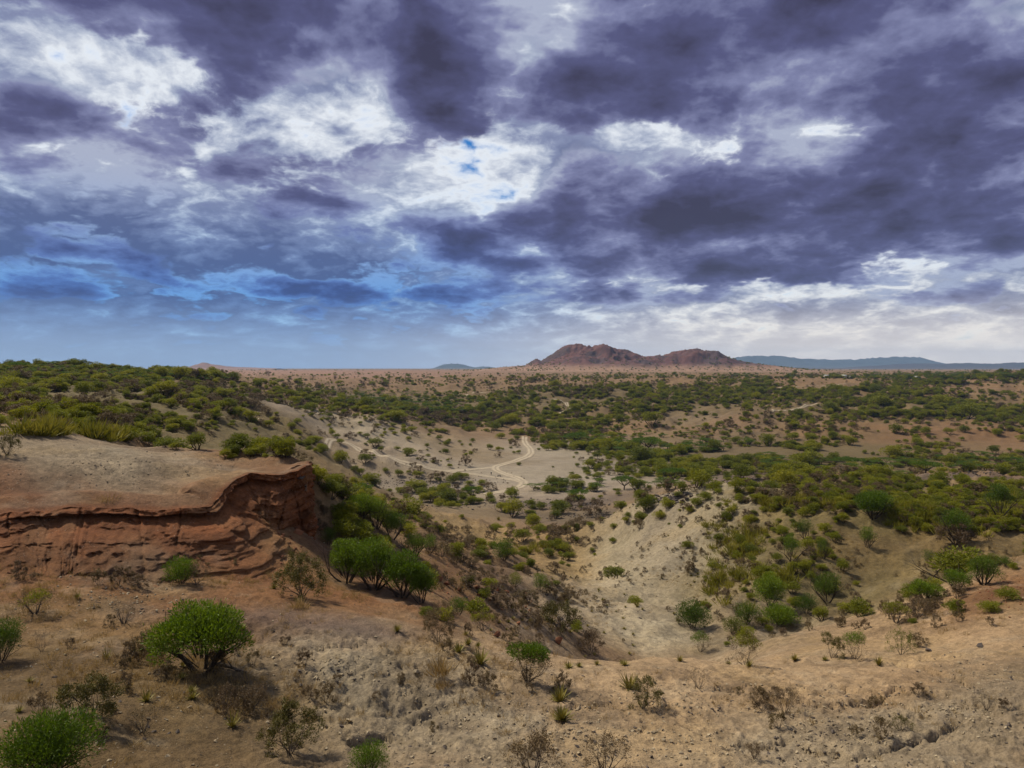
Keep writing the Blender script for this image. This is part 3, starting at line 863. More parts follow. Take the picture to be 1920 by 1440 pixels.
M_STRAW = leaf_mat('dry_grass', [(0.22, 0.140, 0.045), (0.29, 0.190, 0.065), (0.33, 0.23, 0.09)], 0.3)


def bark_mat(name, c0, c1):
    m, t, b = new_mat(name)
    co = t.node('ShaderNodeTexCoord').outputs['Object']
    t.put(b.inputs['Base Color'], t.mix(t.lin(t.noise(co, 14, 4, 0.6), 0.3, 0.7), c0, c1))
    return m


M_BARK = bark_mat('dark_bark', (0.030, 0.022, 0.016), (0.085, 0.065, 0.046))
M_TWIG = bark_mat('grey_twigs', (0.066, 0.051, 0.038), (0.140, 0.110, 0.080))


def unit(v):
    return v / (np.linalg.norm(v, axis=-1, keepdims=True) + 1e-9)


def leaves(c, d, ln, wd, g):
    """kite-shaped leaves: base c, direction d"""
    n = len(c)
    side = unit(np.cross(d, g.normal(size=(n, 3))))
    ln = np.broadcast_to(ln, (n,))[:, None] * g.uniform(0.45, 1.5, (n, 1))
    wd = np.broadcast_to(wd, (n,))[:, None] * g.uniform(0.7, 1.2, (n, 1))
    V = np.stack([c, c + d * ln * 0.45 + side * wd * 0.5, c + d * ln, c + d * ln * 0.45 - side * wd * 0.5], 1)
    return V.reshape(-1, 3), np.arange(n * 4).reshape(n, 4)


def sticks(segs, sides=3):
    """tapered sticks; each (p0, p1, r0, r1)"""
    p0 = np.array([s[0] for s in segs], float)
    p1 = np.array([s[1] for s in segs], float)
    r0 = np.array([s[2] for s in segs])[:, None]
    r1 = np.array([s[3] for s in segs])[:, None]
    d = unit(p1 - p0)
    a = unit(np.cross(d, np.where(np.abs(d[:, 2:3]) < 0.9, np.array([[0, 0, 1.0]]), np.array([[1.0, 0, 0]]))))
    b = np.cross(d, a)
    n = len(segs)
    ring0 = np.stack([p0 + r0 * (a * math.cos(k * 2 * math.pi / sides) + b * math.sin(k * 2 * math.pi / sides)) for k in range(sides)], 1)
    ring1 = np.stack([p1 + r1 * (a * math.cos(k * 2 * math.pi / sides) + b * math.sin(k * 2 * math.pi / sides)) for k in range(sides)], 1)
    V = np.concatenate([ring0, ring1], 1).reshape(-1, 3)
    base = np.arange(n)[:, None] * 2 * sides
    fc = np.concatenate([base + np.array([[k, (k + 1) % sides, sides + (k + 1) % sides, sides + k]]) for k in range(sides)], 0)
    return V, fc


def branch(g, segs, tips, p, d, ln, r, depth, spread=0.6, up=0.25, kids=(2, 3)):
    """grow a limb in three bends, then fork"""
    for k in range(3):
        d = unit(d + g.normal(size=3) * 0.16 + np.array([0, 0, up * 0.12]))
        q = p + d * ln / 3
        r1 = r * 0.86
        segs.append((p, q, r, r1))
        p, r = q, r1
        if depth < 2 and k == 1 and g.random() < 0.6: tips.append(p)
    if depth == 0:
        tips.append(p)
        return
    for _ in range(g.integers(kids[0], kids[1] + 1)):
        dd = unit(d + g.normal(size=3) * spread + np.array([0, 0, up]))
        branch(g, segs, tips, p, dd, ln * g.uniform(0.62, 0.85), r * 0.68, depth - 1, spread, up, kids)


def join(parts):
    """[(V, F, material index)] to one vertex and face set"""
    V, fs, mi, off = [], [], [], 0
    for v, f, m in parts:
        if not len(v): continue
        V.append(v)
        fs.append(np.asarray(f) + off)
        mi.append(np.full(len(f), m))
        off += len(v)
    return np.concatenate(V), np.concatenate(fs), np.concatenate(mi)


def dome_leaves(g, lobes, n, ln, wd, inner=0.25, upb=0.45, cut=None):
    """leaves over the shells of several lobes (centre, radii): an uneven crown with gaps between the lobes"""
    lobes = [(np.array(c, float), np.array(r, float)) for c, r in lobes]
    wts = np.array([(r[0] * r[1] * r[2]) ** (2 / 3) for _, r in lobes])
    k = g.choice(len(lobes), n, p=wts / wts.sum())
    C = np.array([l[0] for l in lobes])[k]
    R = np.array([l[1] for l in lobes])[k]
    d = unit(g.normal(size=(n, 3)))
    d[:, 2] = np.where(d[:, 2] < -0.25, -d[:, 2] * g.choice([1, -0.6], n), d[:, 2])
    rad = np.where(g.random(n) < inner, g.uniform(0.45, 0.85, n), g.normal(0.92, 0.12, n))[:, None]
    p = C + d * R * rad
    od = unit(d * np.array([1, 1, 0.8]) + np.array([0, 0, upb]) + g.normal(size=(n, 3)) * 0.55)
    if cut is not None:
        keep = p[:, 2] > cut
        p, od = p[keep], od[keep]
    return leaves(p, od, ln, wd, g)


def rand_lobes(g, w, h, z0, n, size=(0.34, 0.55), flat=0.8):
    """lobes spread through a dome of width w and height h whose underside is at z0"""
    out = []
    for i in range(n):
        a = i * 2.4 + g.uniform(0, 0.8)
        rr = w * 0.5 * math.sqrt((i + 0.3) / n) * g.uniform(0.55, 0.78)
        s = w * 0.5 * g.uniform(size[0] * 0.7, size[1] * 1.12)
        top = h * math.sqrt(max(0.1, 1 - (rr / (w * 0.56)) ** 2)) * g.uniform(0.74, 1.03)
        sz = s * flat
        cz = max(z0 + sz * 0.55, top - sz)
        out.append(((rr * math.cos(a), rr * math.sin(a), cz), (s, s, sz)))
        if cz - sz > z0 + 0.12 * h:                       # fill the body below the cap
            q = g.uniform(0.85, 1.12)
            hz = (cz - z0) * 0.62
            out.append(((rr * q * math.cos(a + 0.5), rr * q * math.sin(a + 0.5), z0 + hz * 0.72), (s * 0.95, s * 0.95, max(hz * 0.8, sz * 0.6))))
    return out


# ---- plant builders: each returns {part: (V, F, [materials], material index)}
def make_bush(seed, w=1.0, h=0.7, n=2600, ln=0.05, wd=0.014, mat=None, lobes=9, bare=0.1):
    g = np.random.default_rng(seed)
    lb = rand_lobes(g, w, h, h * bare, lobes)
    V, fc = dome_leaves(g, lb, n, ln * w, wd * w, cut=0.0)
    segs, tips = [], []
    for i in range(6):
        a = i * 1.05 + g.uniform(0, 0.6)
        branch(g, segs, tips, np.array([0.03 * w * math.cos(a), 0.03 * w * math.sin(a), -0.06 * h]), unit(np.array([math.cos(a) * 0.6, math.sin(a) * 0.6, 0.9])),
               h * 0.42, 0.016 * w, 1, 0.5, 0.2)
    sv, sf = sticks(segs)
    return {'stem': (sv, sf, M_BARK), 'crown': (V, fc, mat or M_SHRUB)}


def make_tree(seed, w=1.0, h=0.75, n=3000, ln=0.045, wd=0.012, mat=None, lobes=12, clear=0.24, stems=5, droop=False):
    """several dark stems carrying a dome of foliage"""
    g = np.random.default_rng(seed)
    lb = rand_lobes(g, w, h, h * clear, lobes, (0.30, 0.46), 0.80)
    if droop:
        lb += [((-w * 0.40, -0.05 * w, h * 0.24), (w * 0.13, w * 0.13, h * 0.20)), ((w * 0.38, 0.0, h * 0.36), (w * 0.14, w * 0.14, h * 0.16))]
    V, fc = dome_leaves(g, lb, n, ln * w, wd * w, cut=h * 0.04)
    segs, tips = [], []
    for i in range(stems):
        a = i * 2 * math.pi / stems + g.uniform(-0.4, 0.4)
        branch(g, segs, tips, np.array([0.035 * w * math.cos(a), 0.035 * w * math.sin(a), -0.08 * h]), unit(np.array([math.cos(a) * 0.62, math.sin(a) * 0.62, 1.0])),
               h * 0.45, 0.026 * w, 2, 0.55, 0.25)
    sv, sf = sticks(segs, 5)
    return {'trunk': (sv, sf, M_BARK), 'crown': (V, fc, mat or M_GREEN)}


def make_acacia(seed, w=1.0, h=0.6, n=2600, mat=None):
    """flat-topped umbrella thorn"""
    g = np.random.default_rng(seed)
    lb = []
    for i in range(11):
        a = i * 2.4 + g.uniform(0, 0.7)
        rr = w * 0.5 * math.sqrt((i + 0.2) / 11) * 0.82
        s = w * g.uniform(0.11, 0.19)
        lb.append(((rr * math.cos(a), rr * math.sin(a), h * (0.88 - 0.16 * (rr / (w * 0.5)) ** 2 + g.uniform(-0.05, 0.05))), (s, s, s * 0.34)))
    V, fc = dome_leaves(g, lb, n, 0.045 * w, 0.018 * w, 0.3, 0.5)
    segs, tips = [], []
    segs.append((np.array([0, 0, -0.08 * h]), np.array([0.02 * w, 0, h * 0.30]), 0.030 * w, 0.024 * w))
    for i in range(6):
        a = i * 1.05 + g.uniform(-0.3, 0.3)
        q = np.array([0.02 * w, 0, h * 0.28])
        e = np.array([math.cos(a) * w * 0.30, math.sin(a) * w * 0.30, h * 0.74])
        mid = (q + e) / 2 + np.array([0, 0, -0.04 * h])
        segs += [(q, mid, 0.017 * w, 0.012 * w), (mid, e, 0.012 * w, 0.007 * w)]
        for _ in range(3):
            f = e + np.array([g.uniform(-0.13, 0.13) * w, g.uniform(-0.13, 0.13) * w, h * g.uniform(0.06, 0.14)])
            segs.append((e, f, 0.006 * w, 0.003 * w))
    sv, sf = sticks(segs, 5)
    return {'trunk': (sv, sf, M_BARK), 'crown': (V, fc, mat or M_ACACIA)}


def make_dry(seed, w=1.0, h=0.7, n=420, ln=0.04, wd=0.015, mat=None, stems=6, twig=None, thick=0.017):
    """twiggy shrub, almost bare"""
    g = np.random.default_rng(seed)
    segs, tips = [], []
    for i in range(stems):
        a = i * 2 * math.pi / stems + g.uniform(-0.4, 0.4)
        branch(g, segs, tips, np.array([0.02 * w * math.cos(a), 0.02 * w * math.sin(a), -0.06 * h]), unit(np.array([math.cos(a) * 0.75, math.sin(a) * 0.75, 0.85])),
               h * 0.42, thick * w, 3, 0.62, 0.12)
    sv, sf = sticks(segs)
    T = np.array(tips)
    ext = max(np.abs(T[:, :2]).max() * 2, 1e-3)
    sv = sv * np.array([w / ext, w / ext, h / max(T[:, 2].max(), 1e-3)])
    T = T * np.array([w / ext, w / ext, h / max(T[:, 2].max(), 1e-3)])
    k = g.integers(0, len(T), n)
    p = T[k] + g.normal(size=(n, 3)) * 0.028 * w
    V, fc = leaves(p, unit(g.normal(size=(n, 3)) + np.array([0, 0, 0.5])), ln * w, wd * w, g)
    return {'stem': (sv, sf, twig or M_TWIG), 'crown': (V, fc, mat or M_DRYLEAF)}


def make_aloe(seed, w=1.0, h=0.8, n=34, mat=None):
    """rosette of stiff pointed blades"""
    g = np.random.default_rng(seed)
    V, fc = [], []
    for i in range(n):
        a = i * 2.4
        lean = (i + 1) / n
        d = np.array([math.cos(a) * (0.25 + lean), math.sin(a) * (0.25 + lean), 1.0 - 0.72 * lean + g.uniform(-0.1, 0.1)])
        d /= np.linalg.norm(d)
        L = g.uniform(0.8, 1.1) * (w * 0.5 * lean + h * (1 - lean))
        s = np.array([-math.sin(a), math.cos(a), 0]) * 0.045 * w
        b = np.array([math.cos(a), math.sin(a), 0]) * 0.04 * w
        m = b + d * L * 0.5 - np.array([0, 0, 0.0])
        tip = b + d * L + np.array([0, 0, 0.06 * L])
        up = np.array([0, 0, 0.014 * w])
        o = len(V)
        V += [b - s, b + s, m + s * 0.8 + up, m - s * 0.8 + up, tip]
        fc += [[o, o + 1, o + 2, o + 3], [o + 3, o + 2, o + 4, o + 4]]
    V = np.array(V)
    q = np.array([f for f in fc if f[2] != f[3]])
    t3 = np.array([f[:3] for f in fc if f[2] == f[3]])
    t4 = np.concatenate([t3, t3[:, 2:3]], 1)
    return {'blades': (V, np.concatenate([q, t4]), mat or M_ALOE)}


def make_tuft(seed, w=1.0, h=1.0, n=40, wd=0.03, mat=None, lean=0.45):
    g = np.random.default_rng(seed)
    r = g.normal(size=(n, 2)) * 0.22 * w
    c = np.concatenate([r, np.full((n, 1), -0.02 * h)], 1)
    d = unit(np.concatenate([r / w * 1.4 + g.normal(size=(n, 2)) * lean * 0.5, np.ones((n, 1))], 1))
    V, fc = leaves(c, d, h, wd * w, g)
    return {'blades': (V, fc, mat or M_STRAW)}


def degen(f):
    """split faces into quads and triangles"""
    f = np.asarray(f)
    if f.shape[1] == 4:
        tri = f[:, 2] == f[:, 3]
        if tri.any(): return [f[~tri], f[tri][:, :3]], np.concatenate([np.nonzero(~tri)[0], np.nonzero(tri)[0]])
    return [f], np.arange(len(f))


def one_mesh(name, parts):
    mats, P = [], []
    for v, f, m in parts.values():
        if m not in mats: mats.append(m)
        P.append((v, f, mats.index(m)))
    V, fc, mi = join(P)
    fl, order = degen(fc)
    return mesh_from(name, V, fl, mats, mi[order])


def plant_thing(name, parts, loc, label, cat, group=None, rot=0.0):
    """a plant of its own: an Empty at its foot with its parts as children"""
    e = bpy.data.objects.new(name, None)
    ROOT.objects.link(e)
    e.empty_display_size = 0.3
    e.location = [float(c) for c in loc]
    e.rotation_euler = (0, 0, rot)
    tag(e, label, cat, group)
    for k, (v, f, m) in parts.items():
        fl, order = degen(f)
        link(k, mesh_from(k, v, fl, [m]), e)
    return e


# ---- single plants one can point to: (kind, column, row of the foot, width px, height px, label, extras)
HEROES = [
    ('tree', 380, 1258, 195, 135, 'domed green tree with several dark trunks standing alone on the near slope', dict(n=17000, ln=0.040, wd=0.012, lobes=20, stems=5, clear=0.40, droop=True)),
    ('bush', 85, 1462, 185, 125, 'big bright green shrub at the very foot of the near left slope', dict(n=14000, ln=0.045, wd=0.012, mat='G', lobes=18)),
    ('bush', 2, 1240, 95, 85, 'grey green shrub beside a small bare thorn on the near left slope', dict(n=4200, ln=0.045, wd=0.012, mat='D', bare=0.2)),
    ('dry', 165, 1352, 125, 85, 'olive twiggy shrub just above the big bright green shrub', dict(n=2200, mat='O')),
    ('bush', 338, 1094, 74, 56, 'round green shrub below the red cliff with a withered right side', dict(n=3200, ln=0.05, wd=0.014, mat='G')),
    ('dry', 368, 1096, 50, 40, 'brown withered shrub grown into the round green one below the cliff', dict(n=900)),
    ('dry', 566, 1118, 98, 88, 'dark olive twiggy shrub left of the green grove', dict(n=2400, mat='O')),
    ('tree', 650, 1092, 92, 92, 'uppermost tree of the dense green grove on the slope', dict(n=10000, ln=0.045, wd=0.014, lobes=16)),
    ('tree', 702, 1106, 105, 98, 'second tree down in the dense green grove on the slope', dict(n=11000, ln=0.045, wd=0.014, lobes=16)),
    ('tree', 755, 1118, 100, 88, 'third tree down in the dense green grove on the slope', dict(n=10000, ln=0.045, wd=0.014, lobes=16)),
    ('tree', 790, 1130, 62, 76, 'lowest tree of the dense green grove, with thin bare legs', dict(n=6500, ln=0.05, wd=0.016, lobes=14)),
    ('bush', 616, 1020, 34, 36, 'small round pale green shrub above the dense green grove', dict(n=2000, mat='D')),
    ('tree', 676, 975, 70, 56, 'topmost bright tree in the file of green trees behind the bluff', dict(n=4200)),
    ('tree', 705, 990, 60, 60, 'second bright tree in the file of green trees behind the bluff', dict(n=4200)),
    ('tree', 736, 1008, 58, 58, 'third bright tree in the file of green trees behind the bluff', dict(n=4200, mat='D')),
    ('tree', 778, 1043, 58, 48, 'grey green tree on thin stems below the file of trees', dict(n=3600, mat='D')),
    ('tree', 806, 1036, 34, 38, 'small bright tree touching the grey green one on thin stems', dict(n=2600)),
    ('mixed', 990, 1276, 104, 78, 'green topped thorn bush with pale bare limbs on the foreground crest', dict(n=3800)),
    ('bush', 860, 1152, 40, 36, 'small lime green shrub above the blackish bare shrub', dict(n=2200, mat='G')),
    ('dry', 822, 1204, 62, 76, 'blackish bare shrub on a single stalk beside a pale rock step', dict(n=2600, mat='K', thick=0.018)),
    ('mixed', 905, 1182, 56, 42, 'half green half withered shrub below the small lime green shrub', dict(n=1500)),
    ('bush', 1012, 1108, 36, 36, 'light green shrub low on the left flank of the ravine', dict(n=2000, mat='G')),
    ('bush', 965, 1100, 34, 30, 'olive green shrub left of the light green one on the ravine flank', dict(n=1800, mat='S')),
    ('bush', 945, 1050, 48, 46, 'bright green shrub among brown thorns above the ravine flank', dict(n=2400, mat='G')),
    ('dry', 1050, 1178, 80, 48, 'wide dark thorn shrub on the near side of the ravine', dict(n=1800, mat='O')),
    ('dry', 1105, 1225, 64, 44, 'brown thorn shrub just behind the foreground crest', dict(n=1500)),
    ('bush', 1443, 1134, 68, 62, 'round bright green shrub in the middle of the right slope', dict(n=4200, ln=0.05, wd=0.015, mat='G')),
    ('tree', 1551, 1128, 64, 62, 'round green tree right of the bright green shrub on the right slope', dict(n=4200, mat='E')),
    ('bush', 1300, 1176, 70, 50, 'round dark green shrub alone by the ravine bottom', dict(n=4000, mat='E')),
    ('bush', 1512, 1150, 50, 40, 'dark green shrub tucked below the round green tree', dict(n=2600, mat='E')),
    ('bush', 1460, 1172, 78, 42, 'broad green shrub in the gully clump', dict(n=3200, mat='G')),
    ('bush', 1398, 1172, 56, 48, 'grey green shrub in the gully clump', dict(n=2600, mat='D')),
    ('bush', 1375, 1190, 50, 34, 'pale green shrub at the near edge of the gully clump', dict(n=2400, mat='S')),
    ('tree', 1484, 1052, 40, 54, 'upright green shrub left of a slim green one high on the right slope', dict(n=2800)),
    ('tree', 1543, 1046, 28, 42, 'slim green shrub high on the right slope', dict(n=2400)),
    ('tree', 1510, 1010, 34, 40, 'small dark green tree on the shoulder of the right hill', dict(n=2400, mat='E')),
    ('tree', 1626, 1026, 38, 42, 'round lollipop green shrub alone on the bare right hill', dict(n=3000)),
    ('bush', 1741, 1056, 27, 28, 'small pale green shrub alone on bare ground of the right hill', dict(n=1800, mat='D')),
    ('tree', 1636, 972, 88, 54, 'wide bright green tree on the rim of the right hill', dict(n=5200, lobes=14)),
    ('tree', 1792, 1010, 60, 58, 'green tree with brown skirts on the right rim', dict(n=3600)),
    ('dry', 1790, 1018, 80, 36, 'brown thorn shrub under the green tree on the right rim', dict(n=1400)),
    ('tree', 1875, 972, 62, 66, 'dark spreading tree in the yellow thicket behind the right rim', dict(n=3600, mat='E', clear=0.45, stems=2)),
    ('tree', 1733, 1126, 74, 38, 'lime green shrub, lowest of the row on the near right spur', dict(n=3800)),
    ('tree', 1795, 1108, 62, 44, 'second shrub up in the green row on the near right spur', dict(n=3400)),
    ('tree', 1845, 1096, 74, 52, 'tallest grey green tree in the row on the near right spur', dict(n=3800, mat='D')),
    ('bush', 1884, 1062, 34, 20, 'topmost small shrub of the green row on the near right spur', dict(n=1800, mat='E')),
    ('mixed', 1680, 1168, 58, 42, 'dark thorn tree below the green row on the near right spur', dict(n=2000)),
    ('dry', 1722, 1160, 54, 36, 'bare thorn tree beside the dark one under the green row', dict(n=900)),
    ('mixed', 1398, 1246, 66, 74, 'olive thorn tree on a crooked stem at the far edge of the bright crest', dict(n=2600)),
    ('mixed', 1313, 1222, 44, 40, 'small green thorn bush on crooked stems near the ravine bottom', dict(n=1700)),
    ('dry', 1560, 1234, 48, 46, 'olive bush leaning over a dark stem on the bright crest', dict(n=1900, mat='O')),
    ('mixed', 1604, 1236, 56, 60, 'thin green thorn tree beside the leaning olive bush', dict(n=1700)),
    ('dry', 1690, 1228, 52, 54, 'sparse thorn with a yellow green tip near the end of the crest', dict(n=800, mat='S')),
    ('dry', 1472, 1338, 60, 54, 'bare brown thorn bush on the cracked right foreground', dict(n=500)),
    ('dry', 1415, 1425, 44, 28, 'low rusty dry bush near a crack in the right foreground', dict(n=1000, mat='R')),
    ('dry', 1205, 1325, 72, 56, 'grey bush grown through spiky blades on the bright foreground', dict(n=1700, mat='O')),
    ('dry', 1000, 1452, 125, 72, 'big bare grey bush at the foot of the middle foreground', dict(n=700)),
    ('dry', 1135, 1448, 100, 72, 'bare bush with brown twigs beside the big bare grey one', dict(n=600)),
    ('bush', 690, 1452, 86, 62, 'pale green bush below the long dark crack', dict(n=3600, ln=0.05, wd=0.012, mat='G')),
    ('dry', 545, 1408, 118, 84, 'dull olive bush between the cracked ash slope and the dark soil', dict(n=2200, mat='O')),
    ('dry', 470, 1330, 90, 40, 'low brown scrub above the dull olive bush', dict(n=1200)),
    ('dry', 232, 1168, 64, 40, 'dead purplish thorn lying on the slope above the domed tree', dict(n=200)),
    ('dry', 78, 1222, 44, 44, 'small bare thorn beside a grey green shrub on the left slope', dict(n=150)),
    ('dry', 268, 1372, 76, 52, 'bare thorn with one bent stem below the domed tree', dict(n=260)),
    ('dry', 905, 1322, 46, 66, 'thin upright bare bush on the grey foreground mound', dict(n=320)),
    ('dry', 786, 1290, 34, 26, 'small tangled grey bush beside the golden tuft', dict(n=400)),
    ('mixed', 66, 1150, 70, 46, 'brown thorn with a lime green crown below the rust slope', dict(n=1400)),
    ('dry', 1850, 1330, 46, 44, 'leaning bare thorn at the right end of the cracked foreground', dict(n=150)),
    ('dry', 1310, 1290, 50, 44, 'faint leafless bush on the bright foreground slope', dict(n=150)),
    ('dry', 1690, 1370, 50, 30, 'low grey bush between two cracks in the right foreground', dict(n=700, mat='O')),
    ('dry', 110, 808, 46, 26, 'brown bush among yellow blades on top of the bluff', dict(n=1200)),
    ('acacia', 36, 694, 36, 14, 'broad umbrella acacia on the skyline of the left hill', {}),
    ('acacia', 140, 696, 15, 11, 'thin one sided flat acacia on the skyline of the left hill', {}),
    ('acacia', 92, 695, 9, 8, 'tiny acacia between two larger ones on the left skyline', {}),
    ('acacia', 678, 938, 48, 32, 'lone umbrella acacia beside the dark rocks of the valley floor', {}),
    ('acacia', 885, 938, 36, 26, 'umbrella acacia in the thicket just below the looping track', {}),
    ('acacia', 1085, 945, 44, 28, 'dark umbrella acacia at the near edge of the valley thicket', {}),
    ('acacia', 1170, 918, 46, 24, 'flat acacia above the bleached strip of the valley', {}),
    ('acacia', 1262, 905, 50, 26, 'spreading acacia in the middle of the valley thicket', {}),
    ('acacia', 1592, 880, 52, 22, 'wide table topped acacia beside the grey river bed', {}),
    ('acacia', 1735, 886, 60, 20, 'low wide acacia leaning over the grey river bed', {}),
    ('acacia', 1080, 832, 44, 20, 'dark rounded acacia where the track leaves the valley', {}),
    ('acacia', 1215, 845, 56, 24, 'broad dark acacia at the end of the long acacia belt', {}),
    ('dry', 14, 852, 50, 36, 'dark grey green bush at the left end of the bluff top', dict(n=1600, mat='O')),
    ('bush', 18, 796, 22, 18, 'yellowish bush far back on the bluff top', dict(n=1200, mat='S')),
]
MATKEY = {'G': M_GREEN, 'D': M_DEEP, 'S': M_SHRUB, 'E': M_DEEP, 'O': M_OLIVE, 'K': M_DRYLEAF, 'R': M_DRYLEAF}
NAMES = {'acacia': 'umbrella_acacia_tree', 'tree': 'green_tree', 'bush': 'leafy_shrub', 'dry': 'thorn_bush', 'mixed': 'thorn_tree'}
hero_px = []
for i, (kind, c, r, wp, hp, label, kw) in enumerate(HEROES):
    kw = dict(kw)
    p = ray(c, min(r, 1700))
    W, H = wp * p[1] / F * (0.9 if kind in ('tree', 'bush') else 1.0), hp * p[1] / F
    hero_px.append((p[0], p[1], W))
    if kind in ('tree', 'bush') and kw.get('n', 0) < 9000: kw['n'] = int(kw.get('n', 3000) * 1.7)
    if isinstance(kw.get('mat'), str): kw['mat'] = MATKEY[kw['mat']]
    kw.setdefault('mat', None)
    if kw['mat'] is None: kw.pop('mat')
    if kind == 'tree': parts = make_tree(900 + i, W, H, **{**dict(mat=M_GREEN), **kw})
    elif kind == 'acacia': parts = make_acacia(900 + i, W, H, n=2600)
    elif kind == 'bush': parts = make_bush(900 + i, W, H, **{**dict(lobes=11), **kw})
    elif kind == 'dry': parts = make_dry(900 + i, W, H, **{**dict(stems=8), **kw, 'n': int(kw.get('n', 400) * 2.4)})
    else:
        parts = make_dry(900 + i, W, H, n=900, stems=7)
        g = np.random.default_rng(3000 + i)
        lb = rand_lobes(g, W * 0.86, H, H * 0.42, 7, (0.30, 0.46), 0.6)
        v, f = dome_leaves(g, lb, kw.get('n', 1500), 0.05 * W, 0.014 * W)
        parts['green_top'] = (v, f, M_GREEN if i % 2 else M_SHRUB)
    if kind in ('tree', 'bush') and W > 1.2:
        g = np.random.default_rng(4000 + i)
        tw = []
        for _ in range(26):
            a, e = g.uniform(0, 6.28), g.uniform(0.0, 1.2)
            q = np.array([math.cos(a) * math.cos(e) * W * 0.5, math.sin(a) * math.cos(e) * W * 0.5, H * (0.30 + 0.62 * math.sin(e))])
            tw.append((q * 0.25, q * g.uniform(0.98, 1.16), 0.006 * W, 0.002 * W))
        key = 'trunk' if kind == 'tree' else 'stem'
        v, f = sticks(tw, 5 if kind == 'tree' else 3)
        v0, f0, m0 = parts[key]
        parts[key] = (np.concatenate([v0, v]), np.concatenate([f0, f + len(v0)]), m0)
    nm = NAMES[kind]
    plant_thing(nm, parts, p, label, 'tree' if kind in ('tree', 'acacia') else ('thorn' if kind == 'mixed' else 'shrub'), rot=0.0)

# ---- rosettes and tufts one can point to
ROS = [(860, 1222, 36, 22, 'spiky rosette left of a taller browner rosette on the foreground slope'), (900, 1246, 44, 34, 'tall yellow brown rosette between a bare bush and the green topped thorn'),
       (1050, 1316, 44, 34, 'dark spiky rosette on the foreground, upper of a touching pair'), (1054, 1350, 50, 28, 'pale green spiky rosette, lower of a touching pair'),
       (500, 936, 20, 14, 'spiky yellow rosette on the red cliff face'), (436, 1362, 30, 34, 'upright spiky plant on dark soil below the domed tree'), (745, 1184, 20, 20, 'reddish little rosette on the dark soil band'),
       (878, 1208, 20, 16, 'tiny rosette above the spiky rosette pair on the slope'), (1180, 1290, 50, 34, 'yellow spiky clump in front of the grey bush on the bright crest'), (1490, 1238, 22, 14, 'small brown rosette on the bright crest'),
       (1648, 1246, 24, 18, 'rusty rosette at the far right of the bright crest'), (1275, 1240, 18, 14, 'little yellow rosette where the crest meets the ravine'), (200, 1235, 16, 30, 'thin upright spiky plant left of the domed tree'),
       (262, 1228, 22, 46, 'tall thin stalked plant beside the domed tree'), (514, 1104, 20, 14, 'dark rosette left of the dark olive shrub'), (145, 1122, 18, 12, 'small green rosette on the rust slope'), (405, 1052, 18, 12, 'small rosette on the slope under the cliff'),
       (1405, 1250, 20, 16, 'yellowish rosette at the foot of the olive thorn tree'), (935, 975, 12, 9, 'tiny rosette on the pale ground below the track')]
for i, (c, r, wp, hp, label) in enumerate(ROS):
    p = ray(c, r)
    W, H = wp * p[1] / F, hp * p[1] / F
    V, fc, m = make_aloe(1500 + i, W, H, 30 + (i % 4) * 6, M_ALOE)['blades']
    fl, order = degen(fc)
    o = tag(link('spiky_rosette', mesh_from('spiky_rosette', V, fl, [m]), loc=p), label, 'succulent')
TUFT = [(826, 1268, 40, 32, 'golden grass tuft above the small tangled grey bush'), (560, 1140, 26, 18, 'thin yellow tuft under the dark olive shrub'), (250, 1040, 26, 18, 'straw tuft at the foot of the cliff'), (190, 1000, 26, 20, 'yellow green tuft on the cliff foot'),
        (205, 950, 24, 26, 'bleached tuft hanging on the cliff lip'), (462, 915, 16, 14, 'yellow tuft beside a round red boulder'), (830, 1290, 26, 14, 'pale straw tuft just below the golden one')]
for i, (c, r, wp, hp, label) in enumerate(TUFT):
    p = ray(c, r)
    W, H = wp * p[1] / F, hp * p[1] / F
    V, fc, m = make_tuft(1600 + i, W, H, 160, 0.035, M_STRAW, 0.9)['blades']
    tag(link('grass_tuft', mesh_from('grass_tuft', V, fc, [m]), loc=p), label, 'grass tuft')

# ---- how densely the land is grown over: one figure (tenths) for each 40 columns of the photograph, by rows
DENS = [
    (676, "888888876000000000000000000000000000000000000000"),
    (690, "888888887210111111111000000000000000002344456655"), (700, "999998999983221122333322444455555566656777888888"),
    (710, "998998887765544333443333555443334467411135788744"), (720, "979897767655545443433333566566656668621156764212"),
    (730, "898676777767656544334434666777777788888899875443"), (740, "786755886777767666555556556667777777788888754233"),
    (750, "787867777776656677766666645556766665656888888632"), (760, "887887766754345677888777625667776555422577888876"),
    (770, "778788777744324556788888567776533332337888888888"), (780, "667878887764213444567788577765312233466743445678"),
    (790, "556677777643222223345667688764321322354322332256"), (800, "000247777431123212233443677643213433344332421134"),
    (815, "000003576533233111122222578764334432335432332012"), (830, "000000024566664111111111367888666555566432454000"),
    (845, "000000000045775211222211100378877777764334553334"), (860, "000000000000002312233100100257877788777666767878"),
    (875, "000000000000000121112111001356667777776554345566"), (890, "000000000000000422223321002333677543677778763344"),
    (905, "000000000000000654112332466534553112577777777766"), (920, "000000000000000665556653456543543336677788887888"),
    (940, "000000000000000454346643222222333234556788888888"), (960, "000000000000000344555543233334102233232367888888"),
    (980, "000000000000000234444444456311011112222100344777"), (1000, "000000000000000123333444345310001112332100000000"),
    (1030, "000000000000000001122233223100000123332100000000"), (1060, "000000000000000000111222222100001123332100000011"),
    (1100, "000000000000000000011111211000000112221110001111"), (1150, "000000000000000000001111111000000112111010111000"), (1220, "")]
